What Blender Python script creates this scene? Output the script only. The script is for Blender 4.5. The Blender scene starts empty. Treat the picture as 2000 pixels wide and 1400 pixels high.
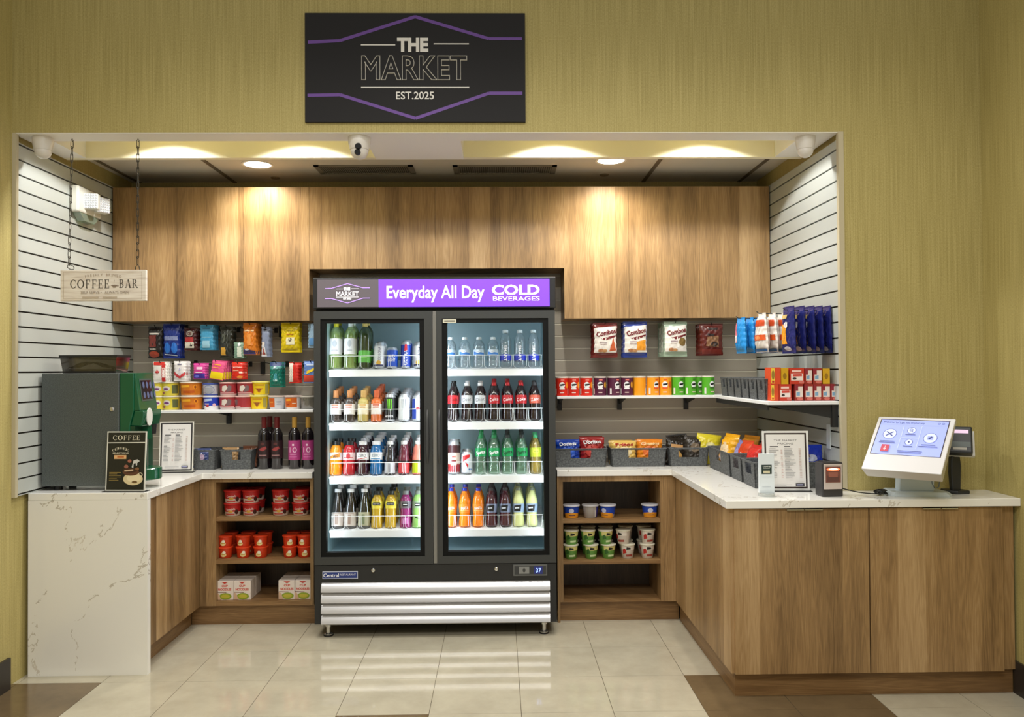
import bpy, math, random, re
from math import sin, cos, pi, radians
from mathutils import Vector, Matrix
from mathutils.geometry import tessellate_polygon
random.seed(7)
S = bpy.context.scene
COL = S.collection
# ---------------------------------------------------------------- camera
F, HC = 1553.67, 1.5129
RR = Vector((0.999834, -0.017211, -0.005969))
RD = Vector((-0.005738, 0.013434, -0.999893))
RF = Vector((0.017289, 0.999762, 0.013333))
cam = bpy.data.cameras.new('camera'); cam_ob = bpy.data.objects.new('camera', cam); COL.objects.link(cam_ob)
cam.sensor_width = 36.0; cam.sensor_fit = 'HORIZONTAL'; cam.lens = F / 2000.0 * 36.0; cam.clip_start = 0.05
m = Matrix.Identity(4)
for i in range(3):
    m[i][0], m[i][1], m[i][2] = RR[i], -RD[i], -RF[i]
m.translation = (0, 0, HC)
cam_ob.matrix_world = m
S.camera = cam_ob
# ---------------------------------------------------------------- render look
S.view_settings.view_transform = 'Standard'; S.view_settings.look = 'None'
S.view_settings.gamma = 1.0; S.view_settings.use_curve_mapping = False
S.view_settings.exposure = 0.2
S.cycles.transparent_max_bounces = 40; S.cycles.max_bounces = 8; S.cycles.diffuse_bounces = 4
S.cycles.caustics_reflective = False; S.cycles.caustics_refractive = False
S.cycles.use_denoising = True; S.cycles.sample_clamp_indirect = 6.0
# ---------------------------------------------------------------- world and lights
W = bpy.data.worlds.new('world'); S.world = W; W.use_nodes = True
bg = W.node_tree.nodes['Background']; bg.inputs[0].default_value = (1.0, 0.975, 0.915, 1); bg.inputs[1].default_value = 0.50
def light(name, kind, loc, energy, color=(1, .93, .82), rot=(0, 0, 0), **kw):
    l = bpy.data.lights.new(name, kind); l.energy = energy; l.color = color
    for k, v in kw.items(): setattr(l, k, v)
    o = bpy.data.objects.new(name, l); o.location = loc; o.rotation_euler = rot; COL.objects.link(o); return o
# added fill lights, out of view above the lobby, brightening wall and fronts
for lx, le in ((-1.35, 40), (-.45, 52), (.55, 52), (1.6, 40)):
    light('lobby_fill_spot', 'SPOT', (lx, 2.75, 3.6), le, color=(1, .965, .89), spot_size=radians(138), spot_blend=1., shadow_soft_size=.12)
light('lobby_fill_area', 'AREA', (0, .6, 3.5), 74, color=(1, .97, .91), shape='RECTANGLE', size=2.4, size_y=0.8)
# spots in the soffit slot and cans in the alcove ceiling
def P(px, py, Y):
    d = RR * ((px - 1000) / F) + RD * ((py - 700) / F) + RF
    t = Y / d.y
    return d.x * t, HC + d.z * t
def PX(px, Y, py=720): return P(px, py, Y)[0]
def PZ(py, Y, px=1000): return P(px, py, Y)[1]
def G(px, py, Z):
    d = RR * ((px - 1000) / F) + RD * ((py - 700) / F) + RF
    t = (Z - HC) / d.z
    return d.x * t, d.y * t
for px, e in ((318, 29), (582, 31), (1087, 31), (1385, 29)):
    light('soffit_spot', 'SPOT', (PX(px, 4.2, 290), 4.085, 2.815), e, color=(1, .985, .94), spot_size=radians(136), spot_blend=.12, shadow_soft_size=.03)
CANS = [G(503, 321, 2.735), G(1193, 313, 2.735)]
for cx, cy in CANS:
    light('can_spot', 'SPOT', (cx, cy, 2.715), 40, color=(1, .93, .80), spot_size=radians(150), spot_blend=.9, shadow_soft_size=.05)

# ---------------------------------------------------------------- materials
def lin(c):
    c /= 255.0
    return c / 12.92 if c <= .04045 else ((c + .055) / 1.055) ** 2.4
MATS = {}
def mat(name, rgb=(200, 200, 200), rough=.5, metal=0., coat=0., emit=0., spec=.5):
    if name in MATS: return MATS[name]
    mt = bpy.data.materials.new(name); mt.use_nodes = True
    b = mt.node_tree.nodes['Principled BSDF']
    c = (lin(rgb[0]), lin(rgb[1]), lin(rgb[2]), 1)
    b.inputs['Base Color'].default_value = c; b.inputs['Roughness'].default_value = rough
    b.inputs['Metallic'].default_value = metal; b.inputs['Coat Weight'].default_value = coat
    b.inputs['Coat Roughness'].default_value = .08; b.inputs['Specular IOR Level'].default_value = spec
    if emit: b.inputs['Emission Color'].default_value = c; b.inputs['Emission Strength'].default_value = emit
    MATS[name] = mt; return mt
class NT:
    def __init__(s, mt): s.t = mt.node_tree; s.b = s.t.nodes['Principled BSDF']
    def n(s, typ, **kw):
        x = s.t.nodes.new(typ)
        for k, v in kw.items(): setattr(x, k, v)
        return x
    def l(s, a, b): s.t.links.new(a, b)
    def math(s, op, a, b=None):
        x = s.n('ShaderNodeMath', operation=op)
        for i, v in enumerate((a, b)):
            if v is None: continue
            if isinstance(v, (int, float)): x.inputs[i].default_value = v
            else: s.l(v, x.inputs[i])
        return x.outputs[0]
    def comb(s, x, y, z):
        c = s.n('ShaderNodeCombineXYZ')
        for i, v in enumerate((x, y, z)):
            if isinstance(v, (int, float)): c.inputs[i].default_value = v
            else: s.l(v, c.inputs[i])
        return c.outputs[0]
    def noise(s, vec, scale=1., detail=3., rough=.5):
        x = s.n('ShaderNodeTexNoise'); x.inputs['Scale'].default_value = scale
        x.inputs['Detail'].default_value = detail; x.inputs['Roughness'].default_value = rough
        s.l(vec, x.inputs['Vector']); return x.outputs['Fac']
    def ramp(s, fac, stops):
        x = s.n('ShaderNodeValToRGB'); e = x.color_ramp.elements
        while len(e) < len(stops): e.new(.5)
        for i, (p, c) in enumerate(stops):
            e[i].position = p; e[i].color = (lin(c[0]), lin(c[1]), lin(c[2]), 1)
        s.l(fac, x.inputs[0]); return x.outputs[0]
    def pos(s):
        g = s.n('ShaderNodeNewGeometry'); sp = s.n('ShaderNodeSeparateXYZ'); s.l(g.outputs['Position'], sp.inputs[0])
        return g.outputs['Position'], sp.outputs
    def bump(s, h, st, dist=.002):
        b = s.n('ShaderNodeBump'); b.inputs['Strength'].default_value = st; b.inputs['Distance'].default_value = dist
        s.l(h, b.inputs['Height']); s.l(b.outputs[0], s.b.inputs['Normal'])
def wood(name, dark, mid, light_, horizontal=False, plank=.128):
    mt = mat(name, mid, .42); N = NT(mt); _, o = N.pos()
    u = N.math('ADD', o[0], o[1]); z = o[2]
    if horizontal: u, z = z, u
    idx = N.math('FLOOR', N.math('DIVIDE', N.math('ADD', u, .043), plank))
    wn = N.n('ShaderNodeTexWhiteNoise', noise_dimensions='1D'); N.l(idx, wn.inputs['W']); off = wn.outputs['Value']
    zz = N.math('ADD', z, N.math('MULTIPLY', off, 17.0))
    broad = N.noise(N.comb(N.math('MULTIPLY', u, 9), N.math('MULTIPLY', zz, .55), off), 1.0, 3.0, .55)
    warp = N.noise(N.comb(N.math('MULTIPLY', u, 14), N.math('MULTIPLY', zz, 1.3), 0.), 1.0, 2.0)
    ring = N.math('SINE', N.math('MULTIPLY', N.math('ADD', N.math('MULTIPLY', warp, 3.2), N.math('MULTIPLY', u, 7.)), 22.))
    fine = N.noise(N.comb(N.math('MULTIPLY', u, 260), N.math('MULTIPLY', zz, 6), 1.), 1.0, 4.0, .72)
    v = N.math('ADD', N.math('MULTIPLY', broad, .56), N.math('MULTIPLY', fine, .44))
    v = N.math('ADD', v, N.math('MULTIPLY', ring, .026))
    v = N.math('ADD', v, N.math('MULTIPLY', N.math('SUBTRACT', off, .5), .2))
    col = N.ramp(v, [(.30, dark), (.50, mid), (.69, light_)])
    N.l(col, N.b.inputs['Base Color']); N.bump(fine, .08); return mt
OAK = wood('oak_laminate', (108, 82, 52), (157, 125, 84), (190, 159, 117))
OAKH = wood('oak_laminate_horizontal', (92, 66, 38), (128, 96, 60), (162, 128, 86), True, .2)
def wallpaper():
    mt = mat('olive_wallpaper', (165, 150, 88), .7); N = NT(mt); _, o = N.pos()
    u = N.math('ADD', o[0], o[1])
    a = N.noise(N.comb(N.math('MULTIPLY', u, 170), N.math('MULTIPLY', o[2], 2.2), 0.), 1., 3., .6)
    b = N.noise(N.comb(N.math('MULTIPLY', u, 320), N.math('MULTIPLY', o[2], 120), 3.), 1., 1.)
    c = N.noise(N.comb(N.math('MULTIPLY', u, 14), N.math('MULTIPLY', o[2], .4), 7.), 1., 2.)
    v = N.math('ADD', N.math('ADD', N.math('MULTIPLY', a, .55), N.math('MULTIPLY', b, .37)), N.math('MULTIPLY', c, .08))
    N.l(N.ramp(v, [(.3, (150, 137, 80)), (.5, (173, 159, 100)), (.7, (194, 180, 121))]), N.b.inputs['Base Color'])
    N.bump(a, .12); return mt
OLIVE = wallpaper()
def quartz():
    mt = mat('white_quartz', (228, 225, 218), .16, coat=.2); N = NT(mt); p, o = N.pos()
    q = N.comb(N.math('ADD', o[0], N.math('MULTIPLY', o[2], -.45)), o[1], N.math('MULTIPLY', o[2], .6))
    w = N.n('ShaderNodeTexNoise'); w.inputs['Scale'].default_value = 2.0; w.inputs['Detail'].default_value = 7.; w.inputs['Roughness'].default_value = .6; w.inputs['Distortion'].default_value = .35
    N.l(q, w.inputs['Vector'])
    ed = N.math('ABSOLUTE', N.math('SUBTRACT', w.outputs['Fac'], .535))
    br = N.noise(p, 26., 3.)
    vein = N.math('MULTIPLY', N.math('LESS_THAN', ed, .0045), N.math('GREATER_THAN', br, .46))
    soft = N.math('MULTIPLY', vein, N.math('MULTIPLY', N.noise(p, 6., 2.), 1.5))
    N.l(N.ramp(soft, [(.0, (238, 237, 233)), (.5, (218, 213, 204)), (.85, (196, 190, 180))]), N.b.inputs['Base Color']); return mt
QUARTZ = quartz()
def tile(name, a, b, rough):
    mt = mat(name, a, rough, spec=.6); N = NT(mt); p, o = N.pos()
    v = N.noise(p, 5., 6., .65)
    N.l(N.ramp(v, [(.3, a), (.7, b)]), N.b.inputs['Base Color']); return mt
CREAM = tile('cream_tile', (170, 163, 144), (187, 180, 160), .055)
BROWN = tile('brown_tile', (96, 80, 58), (114, 96, 70), .16)
OAK_SHADED = wood('oak_laminate_shaded', (52, 42, 32), (74, 61, 47), (96, 81, 63))  # oak with the shade inside the open shelf units put into its colour
def clear(name, tint, haze=.12, gloss=.10, hz=(235, 240, 240)):
    if name in MATS: return MATS[name]
    mt = bpy.data.materials.new(name); mt.use_nodes = True; t = mt.node_tree; t.nodes.clear()
    out = t.nodes.new('ShaderNodeOutputMaterial'); tr = t.nodes.new('ShaderNodeBsdfTransparent')
    tr.inputs[0].default_value = (lin(tint[0]), lin(tint[1]), lin(tint[2]), 1)
    df = t.nodes.new('ShaderNodeBsdfDiffuse'); df.inputs[0].default_value = (lin(hz[0]), lin(hz[1]), lin(hz[2]), 1)
    gl = t.nodes.new('ShaderNodeBsdfGlossy'); gl.inputs['Roughness'].default_value = .08
    lw = t.nodes.new('ShaderNodeLayerWeight'); lw.inputs[0].default_value = .35
    m1 = t.nodes.new('ShaderNodeMixShader'); m1.inputs[0].default_value = haze
    m2 = t.nodes.new('ShaderNodeMixShader')
    mm = t.nodes.new('ShaderNodeMath'); mm.operation = 'MULTIPLY_ADD'; mm.inputs[1].default_value = .55; mm.inputs[2].default_value = gloss
    t.links.new(lw.outputs['Facing'], mm.inputs[0])
    if gloss == 0: mm.inputs[1].default_value = .12
    t.links.new(tr.outputs[0], m1.inputs[1]); t.links.new(df.outputs[0], m1.inputs[2])
    t.links.new(m1.outputs[0], m2.inputs[1]); t.links.new(gl.outputs[0], m2.inputs[2]); t.links.new(mm.outputs[0], m2.inputs[0])
    t.links.new(m2.outputs[0], out.inputs[0]); MATS[name] = mt; return mt
def c8(r, g, b, rough=.42, coat=0., metal=0.):        # print / plastic colour, cached by value
    return mat('ink_%d_%d_%d_%d' % (r, g, b, int(metal * 10)), (r, g, b), rough, metal, coat)
WHITE = mat('white_paint', (240, 238, 234), .55)
CREAMP = mat('cream_paint', (242, 235, 208), .6)
SLAT = mat('slat_laminate', (180, 184, 180), .45)
SLATB = mat('slat_laminate_shaded', (184, 175, 160), .45)  # side slat laminate with the shade under the wall cupboards tinted in
GROOVE = mat('groove_dark', (58, 50, 42), .8)
ALU = mat('aluminium_insert', (240, 234, 218), .4)
BLACK = mat('black_plastic', (24, 24, 26), .45)
IRON = mat('black_powder_coat', (30, 31, 32), .5)
COOL = mat('charcoal_coated_steel', (52, 54, 54), .42)
GASK = mat('black_gasket', (7, 8, 9), .6, spec=.2)
SILV = mat('silver_grille', (206, 206, 210), .30, .45)
CHROME = mat('chrome', (205, 205, 205), .18, .9)
LINER = mat('cooler_liner', (172, 198, 206), .4)
SHELFW = mat('white_shelf', (232, 234, 236), .4)
LED = mat('led_strip', (235, 245, 255), .4, emit=22.)
TRIM = mat('beige_corner_trim', (188, 178, 150), .5)
PAPER = mat('paper', (228, 226, 224), .6)
BASEB = mat('dark_baseboard', (44, 38, 34), .4)
def weave():
    mt = mat('grey_woven_fibre', (84, 86, 88), .8); N = NT(mt); p, o = N.pos()
    u = N.math('ADD', o[0], o[1])
    a = N.noise(N.comb(N.math('MULTIPLY', u, 60), N.math('MULTIPLY', o[2], 240), 0.), 1., 2.)
    b = N.noise(N.comb(N.math('MULTIPLY', u, 240), N.math('MULTIPLY', o[2], 60), 5.), 1., 2.)
    v = N.math('MULTIPLY', N.math('ADD', a, b), .5)
    N.l(N.ramp(v, [(.35, (58, 60, 62)), (.5, (82, 85, 87)), (.65, (112, 115, 116))]), N.b.inputs['Base Color']); N.bump(v, .5); return mt
WEAVE = weave()

# ---------------------------------------------------------------- text outlines
_tc = {}
def text2d(s, bold=0.0):
    k = (s, bold)
    if k not in _tc:
        cu = bpy.data.curves.new('t', 'FONT'); cu.body = s; cu.size = 1; cu.offset = bold; cu.resolution_u = 3
        ob = bpy.data.objects.new('t', cu); COL.objects.link(ob); bpy.context.view_layer.update()
        dg = bpy.context.evaluated_depsgraph_get(); me = ob.evaluated_get(dg).to_mesh()
        v = [(a.co.x, a.co.y) for a in me.vertices]; f = [tuple(p.vertices) for p in me.polygons]
        ob.evaluated_get(dg).to_mesh_clear(); bpy.data.objects.remove(ob); bpy.data.curves.remove(cu)
        if not v: v, f = [(0, 0), (1, 0), (0, 1)], []
        x0 = min(a for a, b in v); x1 = max(a for a, b in v)
        cap = .729 + 2 * bold                                  # height of a capital
        v = [((a - x0) / cap, (b + bold) / cap) for a, b in v]
        _tc[k] = (v, f, (x1 - x0) / cap)
    return _tc[k]
def serif_letter(ch):
    """quads (4 pts) of a slab-serif capital of height 1; returns polys, advance"""
    q = []
    R = lambda a, b, c, d: q.append([(a, b), (c, b), (c, d), (a, d)])
    def ring(cx, cz, rx, rz, tx, tz, a0, a1, n=14):
        for i in range(n):
            A, B = a0 + (a1 - a0) * i / n, a0 + (a1 - a0) * (i + 1) / n
            q.append([(cx + rx * cos(A), cz + rz * sin(A)), (cx + rx * cos(B), cz + rz * sin(B)),
                      (cx + (rx - tx) * cos(B), cz + (rz - tz) * sin(B)), (cx + (rx - tx) * cos(A), cz + (rz - tz) * sin(A))])
    st, th = .13, .055
    def stem(x): R(x, 0, x + st, 1); R(x - .07, 0, x + st + .07, th); R(x - .07, 1 - th, x + st + .07, 1)
    if ch == 'C': ring(.42, .5, .42, .52, .15, .06, radians(48), radians(312)); R(.66, .70, .71, .95); R(.66, .05, .71, .3); return q, .86
    if ch == 'O': ring(.45, .5, .45, .52, .16, .06, 0, 2 * pi, 22); return q, 1.02
    if ch in 'EF':
        stem(.1); R(.2, 1 - th, .62, 1); R(.57, .72, .62, 1); R(.2, .48, .48, .48 + th); R(.45, .4, .49, .62)
        if ch == 'E': R(.2, 0, .64, th); R(.60, 0, .65, .28)
        return q, .76
    if ch == 'B': stem(.1); ring(.3, .76, .3, .25, .13, .05, -pi / 2, pi / 2, 9); ring(.3, .26, .35, .27, .14, .05, -pi / 2, pi / 2, 9); R(.2, 0, .3, th); R(.2, .48, .3, .54); R(.2, 1 - th, .3, 1); return q, .8
    if ch == 'R': stem(.1); ring(.3, .74, .32, .27, .14, .05, -pi / 2, pi / 2, 9); R(.2, .47, .3, .52); R(.2, 1 - th, .3, 1); q.append([(.3, .5), (.43, .5), (.78, 0), (.62, 0)]); R(.6, 0, .86, th); return q, .9
    if ch == 'A': q.append([(.05, 0), (.12, 0), (.45, 1), (.40, 1)]); q.append([(.62, 0), (.80, 0), (.48, 1), (.36, 1)]); R(.22, .3, .62, .36); R(-.03, 0, .22, th); R(.54, 0, .9, th); return q, .92
    return q, .35
def serif2d(s, track=.06):
    v, f, x = [], [], 0.
    for ch in s:
        polys, adv = serif_letter(ch)
        for p in polys:
            n = len(v); v += [(a + x, b) for a, b in p]; f.append(tuple(range(n, n + len(p))))
        x += adv + track
    return v, f, x - track

def grid_cut(poly, st):
    """a convex polygon cut along a square grid, so that it can follow a curved surface"""
    def clip(pts, ax, v, keep_hi):
        out = []
        for i, p in enumerate(pts):
            q = pts[i - 1]; a, b = (q[ax] - v, p[ax] - v) if keep_hi else (v - q[ax], v - p[ax])
            if (a < 0) != (b < 0): t = a / (a - b); out.append((q[0] + (p[0] - q[0]) * t, q[1] + (p[1] - q[1]) * t))
            if b >= 0: out.append(p)
        return out
    cells = [list(poly)]
    for ax in (0, 1):
        nxt = []
        for c in cells:
            lo = min(p[ax] for p in c); hi = max(p[ax] for p in c); n = max(1, min(16, math.ceil((hi - lo) / st)))
            for i in range(n):
                d = clip(clip(c, ax, lo + (hi - lo) * i / n, True), ax, lo + (hi - lo) * (i + 1) / n, False) if n > 1 else c
                if len(d) > 2: nxt.append(d)
        cells = nxt
    return cells
# ---------------------------------------------------------------- mesh builder
class MB:
    def __init__(s): s.v, s.f, s.m, s.mats = [], [], [], []
    def mi(s, mt):
        if mt not in s.mats: s.mats.append(mt)
        return s.mats.index(mt)
    def add(s, vs, fs, mt):
        n = len(s.v); k = s.mi(mt); s.v += [tuple(v) for v in vs]
        for f in fs: s.f.append(tuple(i + n for i in f)); s.m.append(k)
        return s
    def box(s, x0, y0, z0, x1, y1, z1, mt, xf=None):
        vs = [(x0, y0, z0), (x1, y0, z0), (x1, y1, z0), (x0, y1, z0), (x0, y0, z1), (x1, y0, z1), (x1, y1, z1), (x0, y1, z1)]
        if xf: vs = [xf @ Vector(v) for v in vs]
        return s.add(vs, [(0, 3, 2, 1), (4, 5, 6, 7), (0, 1, 5, 4), (1, 2, 6, 5), (2, 3, 7, 6), (3, 0, 4, 7)], mt)
    def lathe(s, prof, mt, c=(0, 0, 0), n=18, axis='z', caps=True):
        vs, fs = [], []
        for r, z in prof:
            for i in range(n):
                a = 2 * pi * i / n
                p = (r * cos(a), r * sin(a), z)
                if axis == 'y': p = (p[0], p[2], -p[1])
                if axis == 'x': p = (p[2], p[0], p[1])
                vs.append((p[0] + c[0], p[1] + c[1], p[2] + c[2]))
        for k in range(len(prof) - 1):
            for i in range(n):
                j = (i + 1) % n; fs.append((k * n + i, k * n + j, (k + 1) * n + j, (k + 1) * n + i))
        if caps: fs.append(tuple(reversed(range(n)))); fs.append(tuple(range((len(prof) - 1) * n, len(prof) * n)))
        return s.add(vs, fs, mt)
    def tube(s, pts, r, mt, n=6, closed=False):
        pts = [Vector(p) for p in pts]; vs, fs = [], []; N = len(pts)
        for i, p in enumerate(pts):
            a = pts[(i - 1) % N] if (closed or i) else p; b = pts[(i + 1) % N] if (closed or i < N - 1) else p
            t = (b - a).normalized(); up = Vector((0, 0, 1)) if abs(t.z) < .9 else Vector((1, 0, 0))
            x = t.cross(up).normalized(); y = x.cross(t)
            for k in range(n): vs.append(p + x * (r * cos(2 * pi * k / n)) + y * (r * sin(2 * pi * k / n)))
        for i in range(N if closed else N - 1):
            for k in range(n):
                j = (k + 1) % n; ii = (i + 1) % N
                fs.append((i * n + k, i * n + j, ii * n + j, ii * n + k))
        if not closed: fs.append(tuple(reversed(range(n)))); fs.append(tuple(range((N - 1) * n, N * n)))
        return s.add(vs, fs, mt)
    def prism(s, poly, axis, a0, a1, mt):
        """polygon in the plane across axis, extruded a0..a1 (x: (y,z); y: (x,z); z: (x,y))"""
        n = len(poly)
        def q(p, a): return {'x': (a, p[0], p[1]), 'y': (p[0], a, p[1]), 'z': (p[0], p[1], a)}[axis]
        vs = [q(p, a0) for p in poly] + [q(p, a1) for p in poly]
        fs = [tuple(range(n)), tuple(reversed(range(n, 2 * n)))] + [(i, i + n, (i + 1) % n + n, (i + 1) % n) for i in range(n)]
        return s.add(vs, fs, mt)
    def decal(s, shapes, fn, step=.012, lift=.0005, tl=0.):
        for li, sh in enumerate(shapes):
            h = lift * (li * .35 + 1); k = sh[0]; mt = sh[-1]
            if k == 'r':
                x0, z0, x1, z1 = sh[1:5]; nx = max(1, min(40, int(abs(x1 - x0) / step))); nz = max(1, min(24, int(abs(z1 - z0) / step)))
                vs = [(x0 + (x1 - x0) * i / nx, z0 + (z1 - z0) * j / nz) for j in range(nz + 1) for i in range(nx + 1)]
                fs = [(j * (nx + 1) + i, j * (nx + 1) + i + 1, (j + 1) * (nx + 1) + i + 1, (j + 1) * (nx + 1) + i) for j in range(nz) for i in range(nx)]
            elif k == 'e':
                cx, cz, rx, rz = sh[1:5]; n = 16; vs = [(cx, cz)]; fs = []
                rs = (.5, 1.) if max(rx, rz) < step * 2 else (.25, .5, .75, 1.)
                for ring in rs: vs += [(cx + ring * rx * cos(2 * pi * i / n), cz + ring * rz * sin(2 * pi * i / n)) for i in range(n)]
                for i in range(n):
                    j = (i + 1) % n; fs.append((0, 1 + i, 1 + j)); fs += [(1 + k_ * n + i, 1 + (k_ + 1) * n + i, 1 + (k_ + 1) * n + j, 1 + k_ * n + j) for k_ in range(len(rs) - 1)]
            elif k == 'o':                                          # ellipse outline
                cx, cz, rx, rz, th = sh[1:6]; n = 24; vs = []; fs = []
                for q in (0, th): vs += [(cx + (rx - q) * cos(2 * pi * i / n), cz + (rz - q) * sin(2 * pi * i / n)) for i in range(n)]
                for i in range(n): j = (i + 1) % n; fs.append((i, j, n + j, n + i))
            elif k == 'p':
                vs, fs = [], []
                for tri in tessellate_polygon([[Vector((a, b, 0)) for a, b in sh[1]]]):
                    q = [sh[1][i] for i in tri]
                    if (q[1][0] - q[0][0]) * (q[2][1] - q[0][1]) - (q[1][1] - q[0][1]) * (q[2][0] - q[0][0]) < 0: q = q[::-1]
                    for cell in grid_cut(q, step * 1.4): n = len(vs); vs += cell; fs.append(tuple(range(n, n + len(cell))))
            elif k == 'l':
                x0, z0, x1, z1, th = sh[1:6]; d = math.hypot(x1 - x0, z1 - z0); ax, az = -(z1 - z0) / d * th / 2, (x1 - x0) / d * th / 2
                n = max(1, min(30, int(d / step))); vs = []; fs = []
                for i in range(n + 1):
                    x, z = x0 + (x1 - x0) * i / n, z0 + (z1 - z0) * i / n; vs += [(x - ax, z - az), (x + ax, z + az)]
                for i in range(n): fs.append((2 * i, 2 * i + 2, 2 * i + 3, 2 * i + 1))
            else:                                                   # 't' text / 's' serif: text, cx, cz, height, width, (bold, rot,) mat
                txt, cx, cz, hh, ww = sh[1:6]; bold = sh[6] if len(sh) > 7 else 0.; rot = sh[7] if len(sh) > 8 else 0.
                h += tl; v2, fs, wd = text2d(txt, bold) if k == 't' else serif2d(txt)
                sx = (ww / wd) if ww else hh; ca, sa = cos(rot), sin(rot); vs = []
                for a, b in v2:
                    x, z = (a - wd / 2) * sx, (b - .5) * hh; vs.append((cx + x * ca - z * sa, cz + x * sa + z * ca))
            s.add([fn(a, b, h) for a, b in vs], fs, mt)
        return s
    def mesh(s, name, smooth=0.):
        me = bpy.data.meshes.new(name); me.from_pydata(s.v, [], s.f)
        for mt in s.mats: me.materials.append(mt)
        me.polygons.foreach_set('material_index', s.m); me.update()
        if smooth:
            me.polygons.foreach_set('use_smooth', [True] * len(me.polygons)); me.set_sharp_from_angle(angle=radians(smooth))
        return me
    def build(s, name, parent=None, smooth=0., bev=0., loc=None):
        o = bpy.data.objects.new(name, s.mesh(name, smooth)); COL.objects.link(o)
        if parent: o.parent = parent
        if loc: o.location = loc
        if bev:
            b = o.modifiers.new('bevel', 'BEVEL'); b.width = bev; b.segments = 2; b.limit_method = 'ANGLE'; b.angle_limit = radians(40); b.harden_normals = False
        return o
def tag(o, label=None, cat=None, group=None, kind=None):
    for k, v in (('label', label), ('category', cat), ('group', group), ('kind', kind)):
        if v: o[k] = v
    return o
def thing(name, label, cat, loc=(0, 0, 0), rz=0., group=None):
    o = bpy.data.objects.new(name, None); o.empty_display_size = .05; COL.objects.link(o); o.location = loc; o.rotation_euler = (0, 0, rz)
    return tag(o, label, cat, group)
def dup(root, loc, rz=None, label=None, group=None):
    r = root.copy(); COL.objects.link(r); r.location = loc
    if rz is not None: r.rotation_euler = (0, 0, rz)
    if label: r['label'] = label
    if group: r['group'] = group
    for ch in root.children:
        c = ch.copy(); COL.objects.link(c); c.parent = r
        for g in ch.children:
            d = g.copy(); COL.objects.link(d); d.parent = c
    return r
def struct(name, mb, **kw): return tag(mb.build(name, **kw), kind='structure')
ORD = ['first', 'second', 'third', 'fourth', 'fifth', 'sixth', 'seventh', 'eighth', 'ninth', 'tenth', 'eleventh', 'twelfth', 'thirteenth']
flat = lambda ox, oy, oz: (lambda u, v, h: (u + ox, oy - h, v + oz))
def cyl(R, cx=0., cy=0., a0=0.):
    """wrap (u along the arc, v up) round a cylinder or cone of radius R (a number or a function of v), u = 0 facing the camera"""
    Rf = R if callable(R) else (lambda v: R); Rm = Rf(0) if not callable(R) else None
    def fn(u, v, h):
        r = Rf(v); a = u / r + a0
        return (cx + (r + h) * sin(a), cy - (r + h) * cos(a), v)
    return fn
# main planes of the alcove
YF, YB, YW, YRC, YBC, YU, YWF = 4.53, 5.158, 3.88, 3.614, 4.751, 4.867, 4.015
XA, XB, XL, XR, XW = -2.348, 1.684, -1.757, 1.033, 2.392
ZH, ZC, ZT, ZCE = 2.673, .907, 2.64, 2.735
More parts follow.
